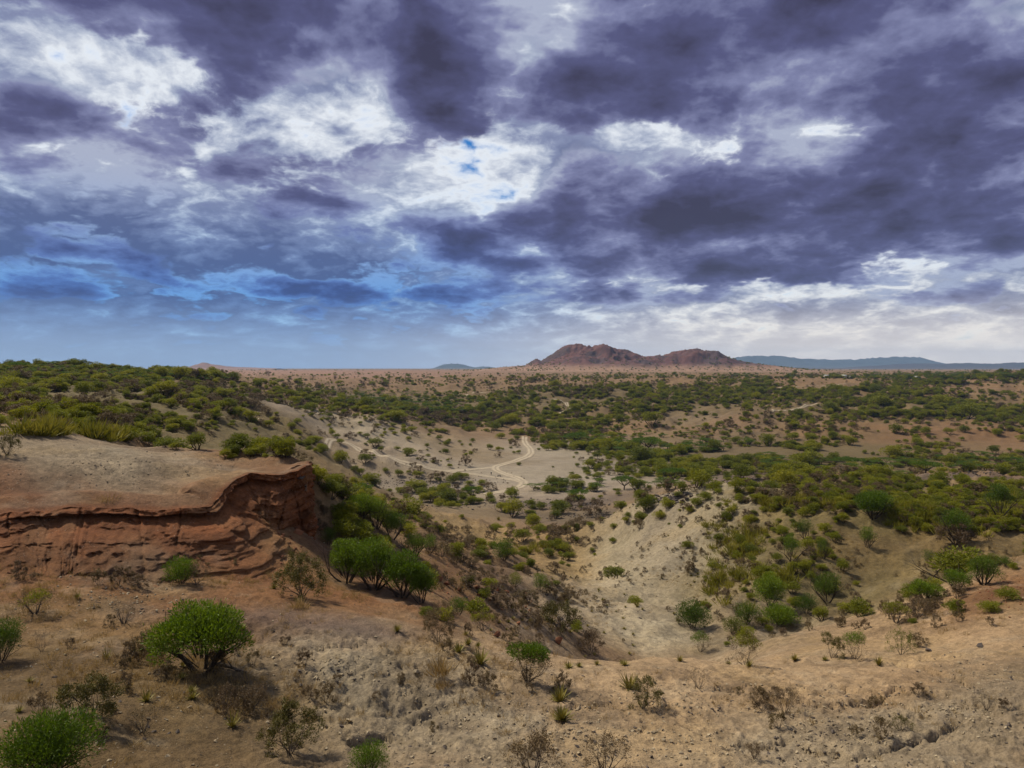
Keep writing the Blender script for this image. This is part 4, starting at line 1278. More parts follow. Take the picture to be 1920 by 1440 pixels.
# where withered thorns outnumber green shrubs: (column, row, radius x, radius y, share)
DRYZONE = [(250, 745, 330, 42, 0.52), (1500, 790, 300, 30, 0.42), (100, 762, 160, 16, 0.8), (440, 748, 80, 18, 0.8), (220, 800, 60, 15, 0.8), (520, 755, 60, 16, 0.5), (860, 785, 110, 14, 0.7), (640, 800, 60, 20, 0.9), (860, 1000, 110, 30, 0.85), (1090, 1005, 60, 28, 0.8), (760, 990, 60, 30, 0.7),
           (1350, 945, 70, 16, 0.8), (1600, 922, 90, 12, 0.8), (1480, 930, 60, 14, 0.7), (780, 880, 120, 20, 0.7), (1100, 730, 90, 14, 0.5), (1620, 800, 80, 18, 0.6), (600, 890, 40, 20, 0.6), (1050, 1130, 140, 60, 0.85), (1300, 1060, 150, 60, 0.6),
           (650, 725, 140, 14, 0.6), (950, 722, 90, 10, 0.7), (1280, 720, 60, 6, 0.6)]
GREENZONE = [(1260, 835, 120, 22), (740, 745, 60, 10), (850, 765, 60, 8), (1560, 855, 120, 18), (1330, 860, 120, 20), (1150, 905, 160, 12)]
ACACIAZONE = [(1240, 832, 130, 20, 0.55), (1560, 862, 110, 16, 0.4), (760, 748, 90, 12, 0.5), (820, 762, 60, 10, 0.5), (1650, 880, 140, 12, 0.3), (1150, 915, 130, 14, 0.3), (1750, 706, 140, 7, 0.5), (1250, 705, 220, 5, 0.4), (300, 700, 250, 14, 0.2), (1850, 870, 80, 12, 0.3)]


def zone_value(zs, c, r):
    v = 0.0
    for z in zs:
        q = ((c - z[0]) / z[2]) ** 2 + ((r - z[1]) / z[3]) ** 2
        if q < 2.2: v = max(v, (z[4] if len(z) > 4 else 1.0) * math.exp(-q * 0.5))
    return v


def CLUMP(x, y):
    return fbm(np.array([x]), np.array([y]), 70.0, 3, 880, 0.75)[0]


_tp = np.array(TRACKPTS)
for _c, _r in ((921, 894), (936, 896), (928, 900)):
    _q = ray(_c, _r)
    hero_px.append((_q[0], _q[1], 9.0))


def place_shrubs():
    g = np.random.default_rng(77)
    out = []                                      # (x, y, z, w, h, kind)
    for (r0, row), (r1, _) in zip(DENS[:-1], DENS[1:]):
        for ci, ch in enumerate(row):
            cov = min(int(ch) / 10.0, 0.93)
            if cov == 0: continue
            c0 = ci * 40
            done, target = 0.0, -math.log(1 - cov) * 40 * (r1 - r0) * (0.45 + 6.0 * cov)
            guard = 0
            while done < target and guard < 2400:
                guard += 1
                c, r = c0 + g.uniform(-6, 46), g.uniform(r0, r1)
                p = ray(c, r)
                if p is None or p[1] > 2600:
                    done += 6.0
                    continue
                if p[1] < 60 and c < 640:
                    done += 20
                    continue
                if p[1] > 140 and float(CLUMP(p[0], p[1])) < g.uniform(-0.34, max(-0.33, 0.34 - 0.82 * cov)):
                    done += 0.25 * 6.0 * (F / p[1]) ** 2 * 0.6
                    continue
                dry = max(0.24, zone_value(DRYZONE, c, r))
                if zone_value(GREENZONE, c, r) > 0.3: dry = 0.08
                kind = 'dry' if g.random() < dry else 'green'
                if g.random() < zone_value(ACACIAZONE, c, r) * 0.8: kind = 'acacia'
                if kind == 'acacia': w, h = g.uniform(5.0, 9.0), g.uniform(2.6, 4.2)
                elif kind == 'green': w = g.lognormal(0.84, 0.46); h = w * g.uniform(0.5, 0.78)
                else: w = g.lognormal(0.74, 0.44); h = w * g.uniform(0.5, 0.8)
                if p[1] < 220: w, h = w * 0.72, h * 0.72
                elif kind != 'acacia': w, h = w * 1.5, h * 1.4
                if c < 620 and p[1] > 120: w, h = w * 0.8, h * 0.8
                if p[1] < 140: w, h = min(w, 2.3), min(h, 1.6)
                s = F / p[1]
                if p[1] > 200 and np.min((_tp[:, 0] - p[0]) ** 2 + (_tp[:, 1] - p[1]) ** 2) < (2.6 + 0.45 * w) ** 2:
                    done += 0.3 * w * s * h * s
                    continue
                if any((p[0] - a) ** 2 + (p[1] - b) ** 2 < (0.42 * (W + w)) ** 2 for a, b, W in hero_px): 
                    done += 0.3 * w * s * h * s
                    continue
                out.append((p[0], p[1], p[2], w, h, kind))
                done += w * s * h * s
    # ground that cannot be seen from here is grown over too
    for _ in range(2600):
        u, l = g.uniform(-0.95, 0.95), g.uniform(math.log(80), math.log(1500))
        yy = math.exp(l)
        z = float(height(u * yy, yy)[0])
        iu = min(int(np.searchsorted(US, u)), len(US) - 1)
        if abs(u) < 0.69 and z / yy > CUM[min(int(np.searchsorted(LY, l)), len(LY) - 1), iu] - 0.004: continue
        w = g.lognormal(0.9, 0.34)
        out.append((u * yy, yy, z, w, w * 0.62, 'dry' if g.random() < 0.3 else 'green'))
    return out


SHRUBS = place_shrubs()


def scatter(name, coll, pts, scl, rot, vid, kind='stuff', label=None, cat=None):
    """many small plants that nobody could count: points that carry copies of the plants in a collection"""
    me = bpy.data.meshes.new(name)
    me.vertices.add(len(pts))
    me.vertices.foreach_set('co', np.asarray(pts, np.float32).ravel())
    a = me.attributes.new('size', 'FLOAT_VECTOR', 'POINT')
    a.data.foreach_set('vector', np.asarray(scl, np.float32).ravel())
    a = me.attributes.new('turn', 'FLOAT_VECTOR', 'POINT')
    a.data.foreach_set('vector', np.asarray(rot, np.float32).ravel())
    a = me.attributes.new('pick', 'INT', 'POINT')
    a.data.foreach_set('value', np.asarray(vid, np.int32))
    o = link(name, me)
    gt = bpy.data.node_groups.new(name, 'GeometryNodeTree')
    gt.interface.new_socket('Geometry', in_out='INPUT', socket_type='NodeSocketGeometry')
    gt.interface.new_socket('Geometry', in_out='OUTPUT', socket_type='NodeSocketGeometry')
    N, K = gt.nodes, gt.links
    gi, go = N.new('NodeGroupInput'), N.new('NodeGroupOutput')
    ci = N.new('GeometryNodeCollectionInfo')
    ci.inputs['Collection'].default_value = coll
    ci.inputs['Separate Children'].default_value = True
    ci.inputs['Reset Children'].default_value = True
    ip = N.new('GeometryNodeInstanceOnPoints')
    ip.inputs['Pick Instance'].default_value = True

    def attr(nm, typ):
        n = N.new('GeometryNodeInputNamedAttribute')
        n.data_type = typ
        n.inputs['Name'].default_value = nm
        return n.outputs['Attribute']

    K.new(gi.outputs[0], ip.inputs['Points'])
    K.new(ci.outputs[0], ip.inputs['Instance'])
    K.new(attr('pick', 'INT'), ip.inputs['Instance Index'])
    K.new(attr('size', 'FLOAT_VECTOR'), ip.inputs['Scale'])
    er = N.new('FunctionNodeEulerToRotation')
    K.new(attr('turn', 'FLOAT_VECTOR'), er.inputs[0])
    K.new(er.outputs[0], ip.inputs['Rotation'])
    K.new(ip.outputs[0], go.inputs[0])
    md = o.modifiers.new('copies', 'NODES')
    md.node_group = gt
    tag(o, label, cat, kind=kind)
    return o


def variants(prefix, meshes):
    c = bpy.data.collections.new(prefix)
    for me in meshes:
        c.objects.link(bpy.data.objects.new(me.name, me))
    return c


GREENV = [one_mesh('green_shrub', make_bush(200 + i, 1.0, 1.0, n=2600, ln=0.075, wd=0.030, lobes=6 + i % 4, mat=M_SHRUB)) for i in range(5)] + \
         [one_mesh('green_shrub', make_tree(230 + i, 1.0, 1.0, n=2400, ln=0.07, wd=0.028, lobes=8, mat=M_SHRUB, clear=0.25)) for i in range(3)]
DRYV = [one_mesh('dry_thorn', make_dry(260 + i, 1.0, 1.0, n=1700, ln=0.065, wd=0.030, thick=0.026)) for i in range(5)]
ACAV = [one_mesh('umbrella_acacia', make_acacia(290 + i, 1.0, 1.0, n=1500)) for i in range(4)]
LIB = {'green': (GREENV, 'green_shrub', 'shrub'), 'dry': (DRYV, 'dry_thorn', 'thorn bush'), 'acacia': (ACAV, 'umbrella_acacia', 'tree')}
PHRASE = {'green': 'bushy green shrub', 'dry': 'withered brown thorn bush', 'acacia': 'flat topped green acacia'}


def zone_of(x, y):
    c = CX + x / y * F
    if y > 1000: return 'at the far rim of the gorge'
    if y > 650: return 'on the far slopes of the gorge'
    if c < 620 and y > 90:
        return 'just behind the red bluff' if y < 190 else 'midway up the hillside behind the red bluff' if y < 320 else 'high on the hillside behind the red bluff'
    if c >= 1230 and y < 135:
        if y < 74: return 'on the near right spur'
        if c < 1340: return 'on the ravine side of the right hill'
        if y < 94: return 'in the gully under the right hill'
        return 'on the bare face of the right hill' if y < 113 else 'along the crest of the right hill'
    if c >= 1230 and y < 330: return 'in the thicket behind the right hill' if y < 220 else 'in the thicket near the grey river bed'
    if y < 200 and c < 1000: return 'below the green grove on the slope' if y < 85 else 'beside the file of trees behind the bluff'
    if y < 230: return 'around the pale ravine' if y < 150 else 'where the ravine opens on the valley'
    if y < 450: return 'on the valley floor left of the looping track' if c < 985 else 'on the valley floor right of the looping track'
    return 'on the broken slopes beyond the valley floor'


for kind, (vars_, nm, cat) in LIB.items():
    lst = sorted((s for s in SHRUBS if s[5] == kind), key=lambda s: -s[3] / s[1])
    g = np.random.default_rng(hash(kind) % 1 + len(kind))
    for k, (x, y, z, w, h, _) in enumerate(lst[:300]):
        o = link(nm, vars_[int(g.integers(len(vars_)))], loc=(x, y, z - 0.03))
        o.scale = (w, w, h)
        o.rotation_euler = (0, 0, float(g.uniform(0, 6.28)))
        zn = zone_of(x, y)
        size = ('large ' if w > 6.8 else '') if kind == 'acacia' else ('broad ' if w > 3.0 else 'small ' if w < 1.7 else '')
        tag(o, size + PHRASE[kind] + ' ' + zn, cat, size + {'green': 'green shrubs ', 'dry': 'thorn bushes ', 'acacia': 'acacias '}[kind] + zn)
    rest = lst[300:]
    if rest:
        A = np.array([s[:5] for s in rest])
        scatter({'green': 'distant_scrub', 'dry': 'distant_dry_scrub', 'acacia': 'distant_acacia_wood'}[kind], variants(nm + '_kinds', vars_), A[:, :3] - np.array([0, 0, 0.05]), A[:, [3, 3, 4]],
                np.stack([np.zeros(len(A)), np.zeros(len(A)), g.uniform(0, 6.28, len(A))], 1), g.integers(0, len(vars_), len(A)))
print('shrubs', {k: sum(1 for s in SHRUBS if s[5] == k) for k in LIB})

# ---- dark scrub on the rocky hill and along the plain
def hill_scrub():
    g = np.random.default_rng(5)
    xs, ys, Z, Y = HILL
    out = []
    for _ in range(13000):
        i, j = int(g.integers(0, Z.shape[0] - 1)), int(g.integers(0, Z.shape[1] - 1))
        z = Z[i, j]
        if z < -12: continue
        f = float(fbm(np.array([xs[j]]), np.array([Y[i, j]]), 160, 3, 590)[0])
        if g.random() > 0.22 + 0.9 * max(0, f + 0.1) + (0.3 if z > 55 else 0): continue
        w = g.uniform(3.5, 8) if z < 45 else g.uniform(2, 4.5)
        out.append((xs[j] + g.uniform(-2, 2), Y[i, j], z - 0.3, w, w * 0.65))
    for _ in range(2600):                                     # scattered trees on the open plain
        u, yy = g.uniform(-0.75, 0.75), math.exp(g.uniform(math.log(1500), math.log(9000)))
        if -0.20 < u < 0.60 and 1500 < yy < 3800: continue
        if float(fbm(np.array([u * yy]), np.array([yy]), 420, 3, 595)[0]) < 0.02: continue
        z = float(height(u * yy, yy)[0])
        w = g.uniform(4, 9)
        out.append((u * yy, yy, z, w, w * 0.6))
    A = np.array(out)
    scatter('plain_scrub', variants('plain_kinds', [GREENV[0], GREENV[5], ACAV[0]]), A[:, :3], A[:, [3, 3, 4]],
            np.stack([np.zeros(len(A)), np.zeros(len(A)), g.uniform(0, 6.28, len(A))], 1), g.integers(0, 3, len(A)))


hill_scrub()

# ---- ground cover: yellow green blades in patches, dry grass, all uncountable
def cover(name, meshes, zones, per_px, size, tilt=0.0, ymax=400):
    g = np.random.default_rng(len(name))
    pts, scl, vid = [], [], []
    for (c, r, rx, ry, wgt) in zones:
        for _ in range(int(per_px * rx * ry * wgt)):
            q = g.normal(size=2) * 0.55
            cc, rr = c + q[0] * rx, r + q[1] * ry
            p = ray(cc, rr)
            if p is None or p[1] > ymax: continue
            if float(fbm(np.array([p[0]]), np.array([p[1]]), 7.0, 2, 885)[0]) < g.uniform(-0.35, 0.25): continue
            s = g.uniform(*size)
            pts.append(p)
            scl.append((s, s, s * g.uniform(0.7, 1.2)))
            vid.append(int(g.integers(len(meshes))))
    n = len(pts)
    rot = np.stack([g.normal(size=n) * tilt, g.normal(size=n) * tilt, g.uniform(0, 6.28, n)], 1)
    print(name, n)
    return scatter(name, variants(name + '_kinds', meshes), np.array(pts), np.array(scl), rot, vid)


BLADES = [one_mesh('tall_blades', make_tuft(700 + i, 1.0, 1.0, 46, 0.085, M_GRASSY, 0.7)) for i in range(4)]
STRAW = [one_mesh('straw', make_tuft(720 + i, 1.0, 0.6, 34, 0.035, M_STRAW, 1.0)) for i in range(4)]
SPIKE = [one_mesh('spikes', make_aloe(740 + i, 1.0, 0.55, 26, M_ALOE)) for i in range(3)]
cover('tall_yellow_green_blades', BLADES, [(95, 812, 50, 7, 1.0), (185, 818, 36, 5, 0.9), (840, 822, 70, 7, 0.8), (1800, 972, 170, 22, 0.45), (1600, 955, 120, 14, 0.45), (1880, 985, 70, 16, 0.5), (1480, 945, 90, 12, 0.3),
                                           (1400, 1035, 55, 40, 0.22), (1480, 1010, 40, 25, 0.22), (1450, 1075, 60, 30, 0.18), (1350, 1100, 40, 40, 0.10), (280, 828, 14, 4, 1.0), (215, 824, 20, 4, 1.0), (1000, 1030, 60, 20, 0.08), (1310, 990, 60, 14, 0.12)], 0.24, (0.6, 1.5), 0.08)
cover('dry_grass', STRAW, [(200, 1050, 260, 30, 0.16), (480, 1060, 150, 50, 0.28), (650, 1120, 120, 40, 0.20), (450, 960, 70, 30, 0.3), (1050, 1130, 130, 60, 0.10), (820, 1060, 130, 50, 0.14), (1700, 1040, 260, 50, 0.14), (1350, 1040, 150, 70, 0.16), (1220, 1070, 100, 80, 0.05),
                           (300, 1330, 300, 110, 0.06), (500, 1380, 130, 70, 0.07), (250, 1220, 200, 60, 0.05), (900, 1230, 140, 40, 0.05), (1750, 1150, 150, 40, 0.06), (850, 985, 160, 22, 0.16), (1000, 1330, 180, 100, 0.012), (1550, 1330, 350, 90, 0.008), (100, 1120, 140, 50, 0.07)], 0.4, (0.22, 0.5), 0.1)
cover('low_dry_scrub', DRYV, [(1700, 1040, 240, 50, 0.05), (1350, 1040, 130, 70, 0.08), (1230, 1060, 90, 70, 0.045), (1500, 1140, 200, 50, 0.05), (1000, 1120, 150, 70, 0.09), (850, 1060, 130, 60, 0.09), (700, 980, 80, 40, 0.16),
                             (300, 1300, 300, 130, 0.007), (1000, 1330, 220, 90, 0.003), (1600, 1340, 320, 80, 0.004), (450, 1050, 150, 50, 0.015), (150, 1100, 200, 60, 0.012), (800, 900, 160, 25, 0.20), (1750, 1130, 150, 40, 0.06)], 0.22, (0.35, 0.9), 0.05)
cover('spiky_ground_plants', SPIKE, [(1400, 1050, 120, 60, 0.08), (1250, 1130, 120, 50, 0.03), (300, 1330, 280, 110, 0.003), (1000, 1140, 200, 60, 0.025), (560, 1390, 90, 50, 0.02), (1600, 1240, 250, 18, 0.010), (1150, 1240, 150, 30, 0.008), (1330, 980, 130, 30, 0.05)], 0.3, (0.35, 0.75), 0.05)
# ------------------------------------------------------------------ stones
def rock_mat(name, c0, c1):
    m, t, b = new_mat(name)
    co = t.node('ShaderNodeTexCoord').outputs['Object']
    rnd = t.node('ShaderNodeObjectInfo').outputs['Random']
    c = t.mix(t.m('ADD', t.m('MULTIPLY', rnd, 0.6), t.m('MULTIPLY', t.noise(co, 3, 5, 0.6), 0.5)), c0, c1)
    t.put(b.inputs['Base Color'], c)
    return m


M_ROCKT = rock_mat('pale_stone', (0.15, 0.11, 0.066), (0.38, 0.31, 0.20))
M_ROCKR = rock_mat('red_stone', (0.10, 0.040, 0.020), (0.22, 0.095, 0.048))
M_ROCKD = rock_mat('dark_stone', (0.045, 0.036, 0.030), (0.115, 0.093, 0.076))


def rock_mesh(name, seed, mat, flat=0.65):
    g = np.random.default_rng(seed)
    import bmesh
    bm = bmesh.new()
    for d in unit(g.normal(size=(16, 3))): bm.verts.new(d * g.uniform(0.38, 0.56) * np.array([1, g.uniform(0.6, 1.0), flat]))
    bmesh.ops.convex_hull(bm, input=bm.verts)
    for v in [v for v in bm.verts if not v.link_faces]: bm.verts.remove(v)
    me = bpy.data.meshes.new(name)
    bm.to_mesh(me)
    bm.free()
    me.materials.append(mat)
    return me


PEB = [rock_mesh('stone', 800 + i, M_ROCKT) for i in range(5)] + [rock_mesh('stone', 810 + i, M_ROCKD) for i in range(1)]
REDR = [rock_mesh('red_stone', 820 + i, M_ROCKR) for i in range(4)]
DARKR = [rock_mesh('dark_stone', 830 + i, M_ROCKD) for i in range(4)]


def rubble(name, meshes, zones, size, seed):
    g = np.random.default_rng(seed)
    pts, scl, vid = [], [], []
    for (c, r, rx, ry, n, *mx) in zones:
        for _ in range(n):
            q = g.normal(size=2) * 0.6
            p = ray(c + q[0] * rx, r + q[1] * ry)
            if p is None or p[1] > 500: continue
            if float(fbm(np.array([p[0]]), np.array([p[1]]), 3.0, 2, 77)[0]) < g.uniform(-0.5, 0.35): continue
            s = size * g.lognormal(-0.15, 0.75) * (mx[0] if mx else 1.0)
            s = min(s, size * 2.4 * (mx[0] if mx else 1.0))
            pts.append(p + np.array([0, 0, s * 0.08]))
            scl.append((s, s * g.uniform(0.7, 1.1), s * g.uniform(0.6, 1.0)))
            vid.append(int(g.integers(len(meshes))))
    n = len(pts)
    rot = np.stack([g.normal(size=n) * 0.3, g.normal(size=n) * 0.3, g.uniform(0, 6.28, n)], 1)
    return scatter(name, variants(name + '_kinds', meshes), np.array(pts), np.array(scl), rot, vid)


rubble('loose_pale_stones', PEB, [(700, 1310, 200, 110, 1000), (620, 1260, 110, 50, 150), (1000, 1390, 220, 80, 1000), (1600, 1370, 330, 90, 2200), (1250, 1340, 220, 90, 600), (300, 1250, 300, 150, 800), (1850, 1300, 120, 80, 800), (250, 1120, 150, 40, 500),
                                  (1210, 1060, 90, 80, 800, 1.5), (1230, 1190, 70, 30, 500), (1480, 1130, 160, 60, 500), (1150, 1130, 160, 60, 700), (1690, 1050, 250, 60, 500), (250, 880, 220, 30, 500)], 0.085, 41)
rubble('loose_red_stones', REDR, [(200, 1035, 300, 30, 1800, 1.3), (150, 1000, 250, 30, 500, 2.0), (480, 1005, 110, 30, 900, 1.3), (860, 1100, 120, 50, 160, 1.5), (1000, 1120, 60, 30, 60, 1.6), (1880, 1110, 60, 30, 150)], 0.12, 43)
rubble('dark_river_stones', DARKR, [(780, 905, 160, 8, 900, 3.5), (1010, 945, 170, 8, 900, 3.5), (1090, 967, 70, 5, 500, 2.5), (1380, 902, 60, 4, 200, 4), (1250, 935, 60, 9, 500, 3.5), (1820, 888, 140, 4, 300, 4), (1080, 1165, 60, 14, 260, 1.6), (1000, 1110, 120, 22, 200, 1.3)], 0.14, 47)

# boulders that stand out
BOULD = [(452, 928, 22, 17, 'round dark red boulder resting on the cliff slope', 'r'), (140, 1032, 40, 30, 'large fallen red block at the foot of the cliff', 'r'), (172, 1036, 34, 26, 'second fallen red block touching the large one', 'r'), (560, 1000, 26, 15, 'flat red block under the cliff corner', 'r'),
         (825, 1088, 20, 15, 'red boulder just below the green grove', 'r'), (838, 1096, 16, 12, 'small red boulder beside the larger one below the grove', 'r'), (862, 1108, 16, 12, 'red boulder midway down the ravine flank', 'r'), (895, 1104, 14, 10, 'dark red boulder on the upper ravine flank', 'r'),
         (935, 1108, 16, 12, 'brick red boulder beside dark rock on the ravine flank', 'r'), (950, 1112, 14, 10, 'small brick red boulder below another on the ravine flank', 'r'), (1048, 1205, 20, 20, 'upright brick red boulder under a wide thorn shrub', 'r'), (972, 1170, 14, 11, 'dark red boulder alone on open slope', 'r'),
         (932, 1192, 16, 14, 'reddish boulder near the half green shrub', 'r'), (1838, 1213, 22, 10, 'flat dark stone on the bright right crest', 'd'), (1742, 1222, 14, 9, 'brown stone at the end of the bright crest', 'd'), (1880, 1440, 34, 20, 'grey block at the right foot of the foreground', 't'),
         (655, 1352, 20, 9, 'pale slab on the ash slope', 't'), (780, 1262, 14, 9, 'grey stone beside a short crack', 't'), (1085, 1330, 16, 10, 'grey stone below the pair of rosettes', 't'), (1320, 1002, 12, 6, 'flat grey stone on the shoulder of the right hill', 't'), (1430, 1078, 18, 6, 'long pale slab on the right hill', 't'),
         (660, 985, 14, 12, 'dark red boulder on the slope right of the cliff', 'r')]
for i, (c, r, wp, hp, label, k) in enumerate(BOULD):
    p = ray(c, r)
    me = rock_mesh('boulder', 860 + i, {'r': M_ROCKR, 'd': M_ROCKD, 't': M_ROCKT}[k], 1.0)
    W, H = wp * p[1] / F, hp * p[1] / F
    o = tag(link('boulder', me, loc=p + np.array([0, 0, H * 0.25])), label, 'boulder')
    o.scale = (W, W * 0.8, H)
    o.rotation_euler = (0.1, 0.15, i * 1.3)

# ------------------------------------------------------------------ fallen logs
for i, (c0, r0, c1, r1, label) in enumerate([(1535, 1062, 1600, 1066, 'grey fallen log high on the right hill'), (1855, 1142, 1880, 1132, 'pale broken log on the red patch of the right slope'), (400, 1250, 462, 1262, 'dead branch lying under the domed tree')]):
    a, b = ray(c0, r0), ray(c1, r1)
    b = a + (b - a) * min(1.0, 3.2 / max(np.linalg.norm(b - a), 0.1))
    b[2] = float(height(b[0], b[1])[0])
    g = np.random.default_rng(i)
    segs, tips = [], []
    d = (b - a)
    pts = [a + d * t + np.array([0, 0, 0.10 + 0.05 * math.sin(5 * t)]) for t in np.linspace(0, 1, 6)]
    segs = [(pts[j], pts[j + 1], 0.09 - 0.012 * j, 0.09 - 0.012 * (j + 1)) for j in range(5)]
    for j in (2, 3, 4):
        e = pts[j] + np.array([g.uniform(-0.3, 0.3), g.uniform(-0.3, 0.3), g.uniform(0.1, 0.35)])
        segs.append((pts[j], e, 0.03, 0.012))
    v, f = sticks(segs, 6)
    tag(link('fallen_log', mesh_from('fallen_log', v - a, f, [M_TWIG]), loc=a), label, 'log')

# ------------------------------------------------------------------ the herder, the motorbike and the camp roofs
def plain_mat(name, col, rough=0.7, metal=0.0):
    m, t, b = new_mat(name)
    co = t.node('ShaderNodeTexCoord').outputs['Object']
    t.put(b.inputs['Base Color'], t.mix(1.0, col, t.scale((1, 1, 1), t.lin(t.noise(co, 6, 4, 0.6), 0.3, 0.7, 0.8, 1.2)), 'MULTIPLY'))
    b.inputs['Roughness'].default_value = rough
    b.inputs['Metallic'].default_value = metal
    return m


M_DARKCLOTH = plain_mat('dark_cloth', (0.03, 0.025, 0.03))
M_SKIN = plain_mat('brown_skin', (0.10, 0.055, 0.035))
M_HAT = plain_mat('white_hat', (0.7, 0.68, 0.62))
M_TYRE = plain_mat('black_rubber', (0.015, 0.015, 0.016))
M_PAINT = plain_mat('dark_paint', (0.03, 0.02, 0.025), 0.4)


def skinned(name, verts, edges, radii, mat, parent):
    me = bpy.data.meshes.new(name)
    me.from_pydata(verts, edges, [])
    o = link(name, me, parent)
    md = o.modifiers.new('skin', 'SKIN')
    for i, r in enumerate(radii):
        me.skin_vertices[0].data[i].radius = (r, r) if not isinstance(r, tuple) else r
    me.skin_vertices[0].data[0].use_root = True
    o.modifiers.new('sub', 'SUBSURF').levels = 1
    o.modifiers['sub'].render_levels = 1
    me.materials.append(mat)
    return o


p = ray(921, 891)
per = bpy.data.objects.new('person', None)
ROOT.objects.link(per)
per.location = [float(c) for c in p]
tag(per, 'person in dark clothes and white hat standing beside the pale track', 'person')
skinned('body', [(0, 0, 0.98), (0, 0, 1.2), (0, 0, 1.42), (0, 0, 1.52), (0, 0, 1.66), (0.2, 0, 1.42), (0.27, 0.02, 1.15), (0.28, -0.1, 0.92), (-0.2, 0, 1.42), (-0.27, 0.02, 1.15), (-0.27, -0.06, 0.9),
                 (0.1, 0, 0.9), (0.12, 0.02, 0.5), (0.13, 0, 0.07), (0.13, -0.14, 0.04), (-0.1, 0, 0.9), (-0.12, 0.02, 0.5), (-0.13, 0, 0.07), (-0.13, -0.14, 0.04)],
        [(0, 1), (1, 2), (2, 3), (3, 4), (2, 5), (5, 6), (6, 7), (2, 8), (8, 9), (9, 10), (0, 11), (11, 12), (12, 13), (13, 14), (0, 15), (15, 16), (16, 17), (17, 18)],
        [(0.17, 0.12), (0.17, 0.12), (0.19, 0.12), 0.06, 0.10, 0.075, 0.055, 0.04, 0.075, 0.055, 0.04, 0.10, 0.075, 0.05, 0.04, 0.10, 0.075, 0.05, 0.04], M_DARKCLOTH, per)
ang = np.linspace(0, 2 * math.pi, 17)[:-1]
hv = np.concatenate([np.stack([r * np.cos(ang), r * np.sin(ang), np.full(16, z)], 1) for r, z in ((0.22, 1.70), (0.215, 1.715), (0.12, 1.72), (0.11, 1.80), (0.05, 1.83))])
hf = np.concatenate([np.array([[k * 16 + i, k * 16 + (i + 1) % 16, (k + 1) * 16 + (i + 1) % 16, (k + 1) * 16 + i] for i in range(16)]) for k in range(4)])
link('hat', mesh_from('hat', hv, hf, [M_HAT]), per)

p = ray(936, 894)
mb = bpy.data.objects.new('motorbike', None)
ROOT.objects.link(mb)
mb.location = [float(c) for c in p]
mb.rotation_euler = (0.12, 0, 0.15)
tag(mb, 'small dark motorbike parked on bare ground beside the pale track', 'motorbike')


def torus(R, r, n=20, k=8):
    a, b = np.meshgrid(np.linspace(0, 2 * math.pi, n + 1)[:-1], np.linspace(0, 2 * math.pi, k + 1)[:-1], indexing='ij')
    V = np.stack([(R + r * np.cos(b)) * np.cos(a), r * np.sin(b), (R + r * np.cos(b)) * np.sin(a)], -1).reshape(-1, 3)
    i = np.arange(n)[:, None]
    j = np.arange(k)[None, :]
    f = np.stack([i * k + j, ((i + 1) % n) * k + j, ((i + 1) % n) * k + (j + 1) % k, i * k + (j + 1) % k], -1).reshape(-1, 4)
    return V, f


for sx in (-0.65, 0.65):
    v, f = torus(0.26, 0.07)
    wobj = link('wheel', mesh_from('wheel', v, f, [M_TYRE]), mb, (sx, 0, 0.33))
    v, f = sticks([((0, 0, 0), (0.24 * math.cos(a), 0, 0.24 * math.sin(a)), 0.012, 0.012) for a in np.linspace(0, 6.28, 11)[:-1]], 4)
    link('rim', mesh_from('rim', v, f, [M_TWIG]), wobj)
v, f = sticks([((-0.65, 0, 0.33), (-0.1, 0, 0.4), 0.05, 0.05), ((0.65, 0.08, 0.33), (0.42, 0.08, 0.95), 0.03, 0.03), ((0.65, -0.08, 0.33), (0.42, -0.08, 0.95), 0.03, 0.03), ((-0.1, 0, 0.4), (0.4, 0, 0.85), 0.05, 0.05),
               ((-0.12, 0, 0.25), (0.22, 0, 0.55), 0.16, 0.13), ((-0.6, 0, 0.7), (0.35, 0, 0.82), 0.03, 0.03), ((-0.65, 0.1, 0.33), (-0.4, 0.1, 0.72), 0.025, 0.025)], 8)
link('frame', mesh_from('frame', v, f, [M_PAINT]), mb)
v, f = sticks([((-0.05, 0, 0.82), (0.38, 0, 0.90), 0.13, 0.10)], 10)
link('tank', mesh_from('tank', v, f, [M_PAINT]), mb)
v, f = sticks([((-0.75, 0, 0.84), (-0.05, 0, 0.80), 0.10, 0.12)], 8)
link('seat', mesh_from('seat', v, f, [M_TYRE]), mb)
v, f = sticks([((0.38, -0.38, 1.05), (0.42, 0, 0.98), 0.02, 0.02), ((0.42, 0, 0.98), (0.38, 0.38, 1.05), 0.02, 0.02), ((0.42, 0, 0.9), (0.55, 0, 0.88), 0.09, 0.1)], 8)
link('handlebar', mesh_from('handlebar', v, f, [M_PAINT]), mb)

M_WALL = plain_mat('cream_plaster', (0.42, 0.36, 0.26), 0.9)
M_ROOFP = plain_mat('pale_roof_sheet', (0.36, 0.35, 0.31), 0.7)
M_DOOR = plain_mat('dark_opening', (0.04, 0.035, 0.03))


